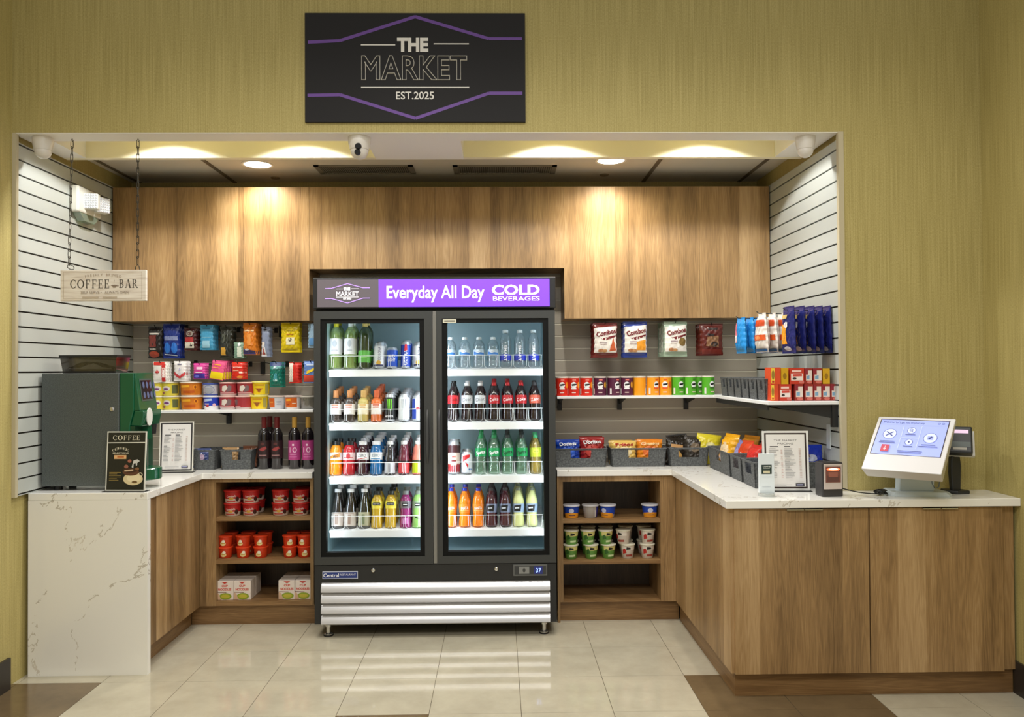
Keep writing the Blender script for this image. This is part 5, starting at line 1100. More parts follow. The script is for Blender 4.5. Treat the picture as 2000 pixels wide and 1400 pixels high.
# ================================================================ coffee machine
def coffee_machine():
    Yn, Yf = 4.10, 4.335; zb, zt = ZC + .022, PZ(729, Yn, 150); x0, xg = max(PX(81, Yn, 850), XA + .004), PX(232.5, Yn, 850)
    t = thing('coffee_machine', 'grey and green bean-to-cup coffee machine on the quartz counter', 'coffee machine', (0, 0, 0))
    gm = mat('grey_hammered', (74, 80, 80), .55); N = NT(gm); p, o = N.pos(); v = N.noise(p, 240., 2.); N.l(N.ramp(v, [(.35, (64, 70, 70)), (.65, (86, 92, 91))]), N.b.inputs['Base Color']); N.bump(v, .15)
    gr = mat('machine_green', (8, 84, 54), .28, coat=.4); gd = mat('machine_dark_green', (6, 62, 38), .35, coat=.3)
    MB().box(x0, Yn, zb, xg - .002, Yf, zt, gm).build('housing', t, bev=.004)
    for x in (x0 + .06, xg - .06):
        for y in (Yn + .05, Yf - .05): MB().lathe([(.02, ZC + .0003), (.018, zb)], BLACK, n=12).build('foot', t, loc=(x, y, 0))
    # green door, facing the alcove: straight strip then a slanted face that carries the screen
    xs = PX(260, Yn, 780); xd = PX(271, Yn, 800) + .01; zl = PZ(802, Yn, 260); zq = PZ(832, Yn, 260)
    b = MB(); b.prism([(xg, zb + .02), (xs - .02, zb + .02), (xs - .02, zq), (xs, zl), (xs, zt), (xg, zt)][::-1], 'y', Yn + .006, Yf - .006, gr); b.build('door', t, bev=.004)
    b = MB(); b.prism([(xs - .001, zl), (xd - .01, zl), (xs + .004, zt), (xs, zt)][::-1], 'y', Yn + .012, Yf - .012, gr); b.build('screen_housing', t, bev=.004)
    # screen on the slanted face
    ux, uz = (xs + .004) - (xd - .01), zt - zl; L = math.hypot(ux, uz); ux, uz = ux / L, uz / L; nx, nz = uz, -ux
    def sf(u, v, h): return (xd - .01 + ux * v + nx * (h + .001), Yn + .012 + u, zl + uz * v + nz * (h + .001))
    s = MB(); dk = mat('screen_glass', (22, 26, 34), .12); lt = mat('screen_icons', (84, 96, 132), .3, emit=.08); wd = Yf - Yn - .024
    s.decal([('r', .035, L * .24, wd - .035, L * .84, c8(70, 86, 84)), ('r', .045, L * .28, wd - .045, L * .80, dk)] + [('e', .075 + i * .040, L * (.40 + .27 * j), .012, .018, lt) for i in range(4) for j in range(2)], sf); s.build('screen', t)
    # dispensing head below the screen, back column, drip tray
    b = MB(); b.prism([(xs - .02, zq), (xd + .0, zq - .004), (xd + .012, zl - .03), (xd + .012, zl - .0005), (xs, zl - .0005)], 'y', Yn + .012, Yf - .012, gr); b.build('dispensing_head', t, bev=.006)
    oy = Yn + .17
    b = MB(); b.lathe([(0, 0), (1, 0), (1, .004), (0, .004)], c8(226, 226, 222), n=22, axis='x', caps=False)
    b.v = [(x, y * .034, z * .046) for x, y, z in b.v]; b.build('emblem', t, 40, loc=(xd + .010, Yn + .075, (zl + zq) / 2 + .004))
    b = MB(); b.lathe([(.0, 0), (.016, .0), (.02, .05)], BLACK, n=14); b.build('nozzle', t, loc=(xd - .012, oy, zq - .052))
    b = MB(); b.box(xg - .001, Yn + .012, zb + .05, xs + .004, Yf - .012, zq - .001, gd); b.build('splash_back', t)
    b = MB(); b.box(xs + .002, Yn + .09, PZ(860, Yn, 290), xs + .035, Yn + .14, zq - .002, gr); b.box(xs + .002, Yn + .10, zb + .08, xs + .022, Yn + .13, PZ(860, Yn, 290), gr); b.tube([(xs + .030, Yn + .10, PZ(860, Yn, 290)), (xs + .030, Yn + .10, ZC + .09)], .003, CHROME); b.build('side_column', t)
    b = MB(); n = 12; poly = [(xs - .02, Yn + .03)] + [(xs + .02 + .072 * sin(pi * k / n) ** .6, Yn + .03 + (Yf - Yn - .06) * k / n) for k in range(n + 1)] + [(xs - .02, Yf - .03)]
    b.prism(poly, 'z', zb + .02, zb + .082, gr); tr = b.build('drip_tray', t, bev=.006)
    # key lock, bean hopper
    MB().lathe([(0, -.006), (.006, -.006), (.0105, -.004), (.012, 0)], CHROME, n=18, axis='y', caps=False).build('lock', t, 40, loc=(PX(219, Yn, 799), Yn, PZ(799, Yn, 219)))
    hx0, hx1 = PX(116, Yn + .04, 710), PX(228, Yn + .04, 710); hz = zt + .082; y0, y1 = Yn + .04, Yf - .04
    def frus(b, z0, z1, e0, e1, mt):
        vs = []
        for z, e in ((z0, e0), (z1, e1)): vs += [(hx0 + e, y0 + e, z), (hx1 - e, y0 + e, z), (hx1 - e, y1 - e, z), (hx0 + e, y1 - e, z)]
        b.add(vs, [(0, 3, 2, 1), (4, 5, 6, 7), (0, 1, 5, 4), (1, 2, 6, 5), (2, 3, 7, 6), (3, 0, 4, 7)], mt)
    b = MB(); frus(b, zt + .0005, hz, .012, .002, clear('smoked_hopper', (150, 146, 138), .12, .05, (80, 76, 70))); hp = b.build('bean_hopper', t)
    b = MB(); b.box(hx0 - .002, y0 - .002, hz, hx1 + .002, y1 + .002, hz + .012, c8(22, 24, 24)); b.build('lid', hp)
    bm = mat('coffee_beans', (58, 36, 22), .4); b = MB(); rnd = random.Random(4)
    nx_, ny_ = 26, 10; vs = []; fs = []
    for j in range(ny_ + 1):
        for i in range(nx_ + 1):
            fx = i / nx_; zz = zt + .02 + .034 * math.exp(-((fx - .42) / .3) ** 2) + .006 * rnd.random()
            vs.append((hx0 + .02 + (hx1 - hx0 - .04) * fx, y0 + .018 + (y1 - y0 - .036) * j / ny_, zz))
    for j in range(ny_):
        for i in range(nx_): a = j * (nx_ + 1) + i; fs.append((a, a + 1, a + nx_ + 2, a + nx_ + 1))
    b.add(vs, fs, bm); b.box(hx0 + .02, y0 + .018, zt + .001, hx1 - .02, y1 - .018, zt + .022, bm); o = b.build('coffee_beans', hp); o['kind'] = 'stuff'
    # stiff wire standing up behind the machine
    Yw = 4.30; b = MB(); x, z = P(190, 690, Yw); z2 = PZ(646, Yw, 190)
    b.tube([(0, 0, 0), (.002, 0, (z2 - z) * .5), (0, 0, z2 - z)], .0013, BLACK, 5); b.lathe([(.004, 0), (.004, .012)], BLACK, (0, 0, z2 - z - .014), 8); b.lathe([(.004, 0), (.004, .010)], BLACK, (0, 0, (z2 - z) * .2), 8)
    b.tube([(0, 0, zt - z - .0), (0, 0, 0)], .0013, BLACK, 5)
    b.build('aerial', t)
coffee_machine()

# ---------------------------------------------------------------- table signs
def sign_holder(name, lab, px0, px1, py0, py1, Y, rz, shapes, backc, border, base=True, tilt=radians(-4), borderw=.006, inner=None):
    x0, z1 = P(px0, py0, Y); x1, _ = P(px1, py1, Y); w, h = x1 - x0, z1 - ZC - .004
    t = thing(name, lab, 'sign', ((x0 + x1) / 2, Y, ZC + .0003), rz)
    M = Matrix.Translation((0, 0, .004)) @ Matrix.Rotation(tilt, 4, 'X')
    b = MB(); b.box(-w / 2, 0, 0, w / 2, .005, h, border, M); b.build('frame', t)
    fn = lambda u, v, hh: tuple(M @ Vector((u, -hh, v)))
    b = MB(); e = borderw; sh = [('r', -w / 2 + e, e, w / 2 - e, h - e, inner or backc)]
    if inner: sh.append(('r', -w / 2 + e + .008, e + .008, w / 2 - e - .008, h - e - .008, backc))
    b.decal(sh + shapes(w, h), fn, .05); b.build('sheet', t)
    if base: MB().box(-w / 2 - .006, -.022, 0, w / 2 + .006, .042, .0038, c8(32, 32, 32)).build('foot_plate', t)
    return t
def coffee_poster(w, h):
    cr, br, tn = c8(226, 220, 200), c8(96, 62, 46), c8(206, 160, 120); sh = [('l', -w / 2 + .004, h * .806, w / 2 - .004, h * .812, .005, c8(214, 214, 204)), ('s', 'COFFEE', 0, h * .892, h * .078, w * .70, cr)]
    for i, ch in enumerate('COFFEE'):
        u = (i - 2.5) / 2.5; sh.append(('s', ch, -w * .14 + u * w * .17, h * .715 - u * u * h * .03, h * .036, 0.022, 0, -u * .35, cr))
    sh += [('t', 'SELECTIONS', -w * .14, h * .635, h * .026, w * .40, .02, 0., cr), ('r', -w * .30, h * .535, w * .01, h * .60, c8(226, 180, 130)), ('l', -w * .22, h * .57, -w * .05, h * .57, .008, c8(190, 110, 60))]
    sh += [('e', w * .20, h * .20, w * .25, h * .105, c8(222, 206, 164)), ('e', w * .22, h * .215, w * .18, h * .07, c8(236, 222, 184)), ('o', w * .38, h * .27, w * .06, h * .04, .004, c8(232, 220, 186)), ('e', w * .24, h * .15, w * .07, h * .02, c8(110, 84, 50))]
    sh += [('e', w * .14, h * .32, w * .21, h * .065, br), ('e', w * .12, h * .345, w * .19, h * .04, c8(66, 40, 30)), ('e', w * .02, h * .41, w * .055, h * .03, c8(150, 96, 80)), ('e', w * .1, h * .5, w * .05, h * .028, c8(164, 100, 84)), ('e', w * .3, h * .37, w * .05, h * .025, c8(130, 90, 60)), ('l', -w * .02, h * .335, w * .2, h * .35, .008, c8(206, 180, 150))]
    sh += [('p', [(w * .16, h * .40), (w * .2, h * .38), (w * .21, h * .46), (w * .3, h * .47), (w * .36, h * .5), (w * .30, h * .53), (w * .2, h * .51)], c8(206, 206, 204)), ('e', w * .28, h * .45, w * .02, h * .03, c8(196, 196, 196))]
    for i in range(6): sh.append(('l', -w * .40, h * (.31 - i * .026), -w * (.40 - .30 + .10 * (i % 3 == 1) + .06 * (i == 5)), h * (.31 - i * .026), .0026, c8(150, 128, 70)))
    return sh
sign_holder('counter_sign', 'black COFFEE poster in a clear counter holder beside the coffee machine', 204, 284, 843, 958, 4.048, radians(-4), coffee_poster, c8(30, 32, 28), c8(222, 222, 214))
def price_list(w, h):
    k = c8(70, 70, 74); g = c8(166, 166, 168); rnd = random.Random(11)
    sh = [('t', 'THE MARKET', 0, h * .84, h * .03, w * .5, .0, 0., k), ('t', 'PRICING', 0, h * .785, h * .03, w * .34, .0, 0., k)]
    sh += [('l', -w * .34, h * .735, -w * .16, h * .735, .0045, k), ('l', -w * .03, h * .735, w * .1, h * .735, .0045, k)]
    for i in range(19):
        z = h * (.70 - i * .0265)
        if i not in (5, 6): sh.append(('l', -w * .36, z, -w * (.36 - rnd.uniform(.08, .22)), z, .003, k if i in (7, 12) else g)); 
        if i % 4: sh.append(('l', -w * .11, z, -w * .07, z, .003, c8(206, 180, 176)))
        sh.append(('l', -w * .03, z, -w * (.03 - rnd.uniform(.1, .24)), z, .003, g)); sh.append(('l', w * .28, z, w * .33, z, .003, c8(206, 186, 180)))
    sh += [('l', -w * .3, h * .10, w * .1, h * .10, .0028, g), ('l', -w * .3, h * .08, -w * .02, h * .08, .0028, g), ('r', w * .18, h * .075, w * .37, h * .125, c8(60, 60, 66)), ('l', w * .2, h * .1, w * .34, h * .1, .005, c8(170, 170, 206))]
    return sh
sign_holder('counter_sign', 'black bordered price list in a clear holder beside the small woven basket', 311, 376, 824, 917, 4.80, radians(4), price_list, PAPER, c8(226, 224, 214), inner=c8(44, 42, 44), borderw=.007)
sign_holder('counter_sign', 'black bordered price list in a clear holder beside the barcode scanner', 1491, 1581, 842, 962, 3.875, radians(-3), price_list, PAPER, c8(226, 226, 224), inner=c8(52, 40, 38), borderw=.010)
def acrylic_block():
    Y = 3.735; x0, z1 = P(1482, 886, Y); x1, _ = P(1513, 960, Y); w, h = x1 - x0, z1 - ZC
    t = thing('counter_sign', 'slim white acrylic sign on a round clear foot before the price list', 'sign', ((x0 + x1) / 2, Y, ZC + .0003))
    MB().box(-w / 2, 0, .014, w / 2, .012, h, mat('acrylic_white', (222, 232, 240), .15, coat=.6)).build('panel', t, bev=.0015)
    b = MB(); dk = c8(28, 50, 48); b.decal([('r', -w * .34, h * .52, w * .32, h * .74, dk), ('t', 'COFFEE', 0, h * .70, h * .035, w * .5, .02, 0., c8(220, 226, 220)), ('l', -w * .22, h * .655, w * .2, h * .655, .003, c8(160, 170, 164)), ('r', -w * .22, h * .54, w * .2, h * .60, c8(206, 200, 170)), ('l', -w * .3, h * .45, w * .3, h * .45, .0014, c8(170, 180, 190)), ('l', -w * .3, h * .22, w * .24, h * .22, .0014, c8(180, 190, 200))], flat(0, -.0002, 0), .05); b.build('print', t)
    MB().lathe([(w * .52, 0), (w * .52, .014), (w * .48, .0165), (0, .0165)], clear('clear_acrylic', (226, 232, 232), .2, .12), n=24, caps=False).build('foot', t, 40, loc=(0, .006, 0))
acrylic_block()

def scanner():
    Y = 3.70; x0, z1 = P(1605, 903, Y); x1, _ = P(1648, 965, Y); w, h = x1 - x0, z1 - ZC
    t = thing('barcode_scanner', 'black countertop barcode scanner with glowing red window', 'scanner', ((x0 + x1) / 2, Y, ZC + .0003), radians(4))
    dk = mat('scanner_black', (44, 42, 44), .4)
    b = MB(); b.box(-w / 2, 0, 0, w / 2, .075, h, dk); b.build('body', t, bev=.006)
    b = MB(); b.box(-w * .43, -.004, h * .22, w * .43, .001, h * .95, c8(190, 178, 172)); b.build('bezel', t, bev=.002)
    b = MB(); b.decal([('r', -w * .36, h * .42, w * .36, h * .88, c8(120, 74, 66)), ('r', -w * .28, h * .44, w * .28, h * .62, c8(96, 62, 58)), ('r', -w * .22, h * .58, w * .22, h * .72, c8(150, 92, 80))], flat(0, -.0045, 0))
    b.decal([('e', 0, h * .80, w * .32, h * .045, mat('red_glow', (255, 96, 60), .3, emit=2.2)), ('e', 0, h * .805, w * .22, h * .025, mat('red_glow_core', (255, 214, 190), .3, emit=3.))], flat(0, -.006, 0)); b.build('window', t)
    # cable coiled on the counter
    c = []; xs, ys = x1 + .002, Y + .05
    ex, _ = P(1710, 957, 3.74)
    for k in range(9): s = k / 8; c.append((xs + (ex - xs) * s, ys - .02 * s, ZC + .004 + .028 * (1 - s) ** 2 + .004))
    for k in range(64):
        a = k * .62; r = .026 + .007 * sin(k * .9); c.append((ex + .02 + r * cos(a) * (1 if k % 2 else .8), ys - .02 + r * .7 * sin(a), ZC + .006 + .020 * abs(sin(k * .37))))
    ex2, _ = P(1742, 956, 3.76)
    for k in range(5): s = k / 4; c.append((ex + .045 + (ex2 - ex - .045) * s, ys - .02 + .03 * s, ZC + .006 + .004 * s))
    tag(MB().tube(c, .0028, BLACK, 6).build('cable', None, 60), 'black cable bunched in a knot between the scanner and the checkout screen', 'cable')
scanner()

def kiosk():
    s = .8; C0 = Vector((2.36220398 * s, 4.55427666 * s, HC - (HC - 1.0692962) * s)); a, tl = -.73775, .88195; Wd, Hh = .42 * s, .44594706 * s
    t = thing('checkout_kiosk', 'white self checkout touchscreen tilted on a pedestal', 'touchscreen', (C0.x + .085, C0.y + .095, ZC + .0003))
    u = Vector((cos(a), sin(a), 0)); n = Vector((-sin(a), cos(a), 0)); w = Vector((0, 0, 1)) * cos(tl) + n * sin(tl); bk = n * cos(tl) - Vector((0, 0, 1)) * sin(tl)
    O = C0 - Vector(t.location)
    def q(x, z, d=0.): return O + u * x + w * z + bk * d
    wm = mat('kiosk_white', (214, 213, 216), .25, coat=.3)
    b = MB(); X, Zz = Wd / 2, Hh / 2; D = .024
    pts = [(-X, -Zz), (X, -Zz), (X, Zz), (-X, Zz)]
    vs = [q(x, z, 0) for x, z in pts] + [q(-X + .012, -Zz + .03, .05), q(X - .012, -Zz + .03, .05), q(X, Zz, D), q(-X, Zz, D)]
    vs[4], vs[5] = q(-X + .012, -Zz + .012, .062), q(X - .006, -Zz + .012, .062)
    b.add(vs, [(0, 1, 2, 3), (7, 6, 5, 4), (0, 4, 5, 1), (1, 5, 6, 2), (2, 6, 7, 3), (3, 7, 4, 0)], wm); b.build('screen_housing', t, bev=.004)
    fn = lambda x, z, h: tuple(q(x, z, -h - .0004))
    bz = c8(60, 50, 60); sc = mat('screen_blue', (150, 162, 226), .25, emit=.42); dk = mat('screen_ink', (70, 78, 130), .3, emit=.15); dl = mat('screen_line', (140, 150, 206), .3, emit=.4); wl = mat('screen_white', (186, 194, 236), .3, emit=.45); rd = mat('screen_red', (170, 66, 84), .3, emit=.4); rd2 = mat('screen_pink', (236, 170, 180), .3, emit=.5)
    x0, x1, z1, z0 = -X + .020, X - .024, Zz - .022, -Zz + Hh * .285
    Wc, Hc = x1 - x0, z1 - z0; U = lambda f: x0 + Wc * f; V = lambda f: z0 + Hc * f
    e = .004
    sh = [('r', x0 - e, z0 - e * .4, x1 + e, z1 + e * 1.3, bz), ('r', x0, z0, x1, z1, sc), ('t', "Welcome! Let's get you on your way", U(.35), V(.93), .0135, Wc * .62, .01, 0., dk), ('l', U(.03), V(.855), U(.97), V(.855), .002, dl), ('o', U(.87), V(.925), .006, .006, .0015, dk), ('o', U(.93), V(.925), .006, .006, .0015, dk)]
    for cx, cz, r in ((.19, .58, .030), (.50, .70, .019), (.51, .36, .017), (.80, .50, .029)): sh += [('e', U(cx), V(cz), r, r * 1.15, wl), ('o', U(cx), V(cz), r, r * 1.15, .002, dk)]
    sh += [('l', U(.14), V(.52), U(.24), V(.64), .005, dk), ('l', U(.14), V(.64), U(.24), V(.52), .005, dk), ('o', U(.495), V(.71), .008, .008, .002, dk), ('l', U(.51), V(.68), U(.53), V(.65), .002, dk), ('e', U(.51), V(.36), .004, .005, dk), ('l', U(.76), V(.5), U(.84), V(.5), .022, dl), ('l', U(.78), V(.46), U(.82), V(.54), .008, dk)]
    for cx, cz, l in ((.19, .36, .22), (.19, .32, .24), (.50, .57, .15), (.51, .235, .14), (.80, .30, .2), (.80, .25, .27), (.56, .10, .36), (.56, .06, .34)): sh.append(('l', U(cx - l / 2), V(cz), U(cx + l / 2), V(cz), .0034, dk))
    sh += [('l', U(.375), V(.82), U(.375), V(.16), .0018, wl), ('l', U(.64), V(.82), U(.64), V(.16), .0018, wl), ('l', U(.375), V(.47), U(.64), V(.47), .0018, wl), ('r', U(.13), V(.06), U(.25), V(.25), rd), ('l', U(.19), V(.09), U(.19), V(.21), .003, rd2), ('p', [(U(.165), V(.14)), (U(.215), V(.14)), (U(.19), V(.08))], rd2)]
    MB().decal(sh, fn, .05).build('screen', t)
    # pedestal
    b = MB(); rb = [(-.125, -.085), (.125, -.085), (.15, -.05), (.125, .07), (-.125, .07), (-.14, -.05)]
    ca, sa = cos(-.12), sin(-.12); rot = lambda p: (p[0] * ca - p[1] * sa, p[0] * sa + p[1] * ca + .02)
    p0 = [rot((x, y)) for x, y in rb]; p1 = [(x * .90, (y - .02) * .90 + .02) for x, y in p0]; n_ = len(rb)
    b.add([(x, y, 0) for x, y in p0] + [(x, y, .008) for x, y in p0] + [(x, y, .020) for x, y in p1], [tuple(reversed(range(n_)))] + [(i, (i + 1) % n_, n_ + (i + 1) % n_, n_ + i) for i in range(n_)] + [(n_ + i, n_ + (i + 1) % n_, 2 * n_ + (i + 1) % n_, 2 * n_ + i) for i in range(n_)] + [tuple(range(2 * n_, 3 * n_))], mat('kiosk_grey', (196, 208, 216), .3))
    b.build('base', t)
    b = MB(); hw = .078; 
    lo = [rot(p) for p in ((-hw, -.03), (hw, -.03), (hw, .03), (-hw, .03))]; hi = [rot(p) for p in ((-hw, -.055), (hw, -.055), (hw, .0), (-hw, .0))]; zt = O.z + .0
    b.add([(x, y, .019) for x, y in lo] + [(x, y, zt) for x, y in hi], [(0, 3, 2, 1), (4, 5, 6, 7), (0, 1, 5, 4), (1, 2, 6, 5), (2, 3, 7, 6), (3, 0, 4, 7)], mat('kiosk_grey')); b.build('neck', t, bev=.004)
    xk = rot((hw - .02, -.052))
    MB().tube([(xk[0], xk[1], zt - .03), (xk[0], xk[1] - .004, .06), (xk[0] + .012, xk[1] - .006, .035), (xk[0] + .04, xk[1] + .01, .04), (xk[0] + .07, xk[1] + .05, .1)], .002, c8(96, 112, 130)).build('cable', t)
    # payment terminal on its own stand
    Y = 3.765; xb, _ = P(1872, 955, Y)
    t2 = thing('card_terminal', 'black card payment terminal on a black stand beside the checkout screen', 'card terminal', (xb, Y, ZC + .0003))
    bl = mat('terminal_black', (34, 36, 38), .4)
    b = MB(); b.prism([(-.02, -.03), (.045, -.018), (.05, .0), (.03, .05), (-.055, .06), (-.06, .0)], 'z', 0, .016, bl); b.build('base', t2, bev=.004)
    zc = PZ(866, Y, 1876) - ZC; 
    b = MB(); b.prism([(-.028, .012), (.012, .012), (.016, zc * .55), (.008, zc * .85), (-.03, zc * .85), (-.034, zc * .4)], 'y', .0, .03, bl); b.build('stand', t2, bev=.005)
    M = Matrix.Translation((.008, .0, zc)) @ Matrix.Rotation(-.5, 4, 'Z') @ Matrix.Rotation(radians(-24), 4, 'X')
    b = MB(); b.box(-.056, -.010, -.062, .062, .016, .060, c8(214, 212, 206), M); b.build('cradle', t2)
    b = MB(); b.box(-.054, -.060, -.066, .052, -.008, .066, bl, M); b.build('body', t2, bev=.007)
    fn2 = lambda x, z, h: tuple(M @ Vector((x, -.0605 - h, z)))
    b = MB(); b.decal([('r', -.036, .030, .036, .048, mat('terminal_screen', (206, 178, 206), .3, emit=.5)), ('r', -.046, -.038, .044, -.012, c8(76, 84, 82)), ('r', -.03, -.052, .028, -.040, c8(160, 156, 146))], fn2); b.build('screen', t2)
kiosk()

# ---------------------------------------------------------------- white card strip in the slats
def slat_card():
    Y = 4.02; y0 = 4.0; z0, z1 = PZ(876, Y, 1603), PZ(829, Y, 1603)
    tag(MB().box(XB - .006, Y - .012, z0, XB - .001, Y + .030, z1, mat('card_white', (214, 222, 226), .4)).build('label_holder'), 'white upright card strip in the bare slats above the blue bags', 'label holder')
slat_card()

# ================================================================ right hand wall stock
def hanging_right():
    f = 4.90
    def combos(base, pic, pc2):
        def mk(w, h):
            return bag(w, h, .045, base, [('p', [(-w * .47, h * .14), (w * .47, h * .14), (w * .47, h * .90), (-w * .47, h * .84)], c8(226, 221, 214)), ('p', [(-w * .22, h * .535), (w * .46, h * .645), (w * .44, h * .59), (0, h * .485)], c8(110, 26, 34)), ('t', 'Combos', w * .02, h * .715, h * .15, w * .84, .035, .2, c8(110, 22, 34)),
                pc2(w, h), ('l', -w * .26, h * .44, w * .06, h * .44, .005, c8(150, 130, 140)), ('l', -w * .24, h * .38, w * .04, h * .38, .004, c8(170, 150, 150)), ('e', -w * .2, h * .2, w * .12, h * .05, c8(176, 120, 80)), ('e', -w * .04, h * .19, w * .1, h * .045, c8(190, 140, 90))], len(pic) + 70, wr=.0010)
        return mk
    hang('snack_bag', 'maroon pretzel snack bag with pizza slice picture', 'snack bag', 1158, 1206, 630, 698, f, 4, .045, combos(c8(112, 38, 34), 'pizza', lambda w, h: ('p', [(w * .14, h * .18), (w * .44, h * .2), (w * .34, h * .56)], c8(190, 90, 50))), 'maroon pretzel bags')
    hang('snack_bag', 'blue pretzel snack bag with orange cheese picture', 'snack bag', 1217, 1264, 628, 698, f, 3, .045, combos(c8(36, 58, 140), 'cheese', lambda w, h: ('p', [(w * .04, h * .2), (w * .44, h * .2), (w * .44, h * .5), (w * .06, h * .44)], c8(226, 150, 40))), 'blue pretzel bags')
    hang('snack_bag', 'pale green pretzel snack bag in a deep stack', 'snack bag', 1296, 1342, 628, 696, f, 5, .045, combos(c8(150, 170, 150), 'ranch!', lambda w, h: ('e', w * .28, h * .42, w * .16, h * .12, c8(120, 96, 50))), 'pale green pretzel bags')
    def jerk(w, h): return bag(w, h, .035, c8(84, 26, 20), [('p', [(-w * .26, h * .3), (w * .3, h * .26), (w * .3, h * .62), (-w * .22, h * .58)], c8(126, 90, 60)), ('l', -w * .16, h * .84, w * .26, h * .84, .012, c8(40, 20, 20)), ('l', -w * .2, h * .66, w * .1, h * .64, .012, c8(30, 18, 18)), ('e', w * .1, h * .36, w * .16, h * .08, c8(48, 34, 30)), R_(-w * .42, h * .04, w * .42, h * .2, c8(110, 34, 24))], 77)
    hang('snack_bag', 'dark red jerky bag hanging alone beside the pale green stack', 'snack bag', 1366, 1412, 632, 694, f, 3, .05, jerk, 'dark red jerky bags')
    # bags on the side wall: they face the alcove, so the camera sees them nearly edge on
    def row(lab, pxs, Y, z0, z1, w, mk, group, zrow):
        h = z1 - z0; me = mk(w, h).mesh('snack_bag', 40); n = len(pxs)
        for i, px in enumerate(pxs):
            o = bpy.data.objects.new('snack_bag', me); COL.objects.link(o); o.location = (PX(px, Y, 650), Y + .004 * (i % 2), z0); o.rotation_euler = (0, 0, -pi / 2 + .10 - .03 * i)
            tag(o, lab + ', ' + ORD[i] + ' from the rod tip', 'snack bag', group)
        hook(XB, Y, zrow, XB - PX(pxs[0], Y, 650) + .03, 'black side wall rod carrying the ' + lab.split(' hanging')[0] + 's', 'x', .010)
    def navy(w, h): return bag(w, h, .03, c8(30, 36, 104), [('p', [(-w * .4, h * .2), (w * .02, h * .2), (w * .0, h * .62), (-w * .36, h * .62)], c8(236, 160, 40)), ('e', 0, h * .60, w * .16, h * .07, c8(226, 226, 232)), R_(-w * .36, h * .74, w * .1, h * .82, c8(214, 186, 120)), ('e', w * .05, h * .10, w * .24, h * .05, c8(190, 196, 214))], 80, taper=.22)
    def orw(w, h): return bag(w, h, .05, c8(222, 216, 210), [R_(-w * .46, h * .66, w * .46, h * .82, c8(196, 72, 28)), R_(-w * .46, h * .30, w * .46, h * .44, c8(206, 84, 30)), ('e', 0, h * .37, w * .2, h * .05, c8(236, 150, 90)), R_(-w * .46, h * .02, w * .46, h * .09, c8(30, 90, 150))], 81, taper=.42)
    def sky(w, h): return bag(w, h, .04, c8(40, 140, 214), [('p', [(-w * .46, h * .3), (-w * .1, h * .3), (-w * .1, h * .8), (-w * .46, h * .9)], c8(206, 120, 140)), R_(-w * .4, h * .3, -w * .1, h * .5, c8(226, 220, 220))], 82, taper=.25)
    Y = 4.03; row('navy snack bag with yellow panel hanging on the front rod', (1541, 1562, 1581, 1598, 1614, 1630), Y, PZ(690, Y, 1560), PZ(598, Y, 1560), .15, navy, 'navy snack bags', PZ(605, Y, 1560))
    Y = 4.22; row('white and orange striped snack bag hanging on the middle rod', (1489, 1509, 1527), Y, PZ(688, Y, 1500), PZ(611, Y, 1500), .15, orw, 'striped snack bags', PZ(612, Y, 1500))
    Y = 4.46; row('sky blue snack bag hanging on the rear rod', (1448, 1465, 1480, 1495, 1511), Y, PZ(690, Y, 1450), PZ(620, Y, 1450), .14, sky, 'sky blue snack bags', PZ(621, Y, 1450))
hanging_right()

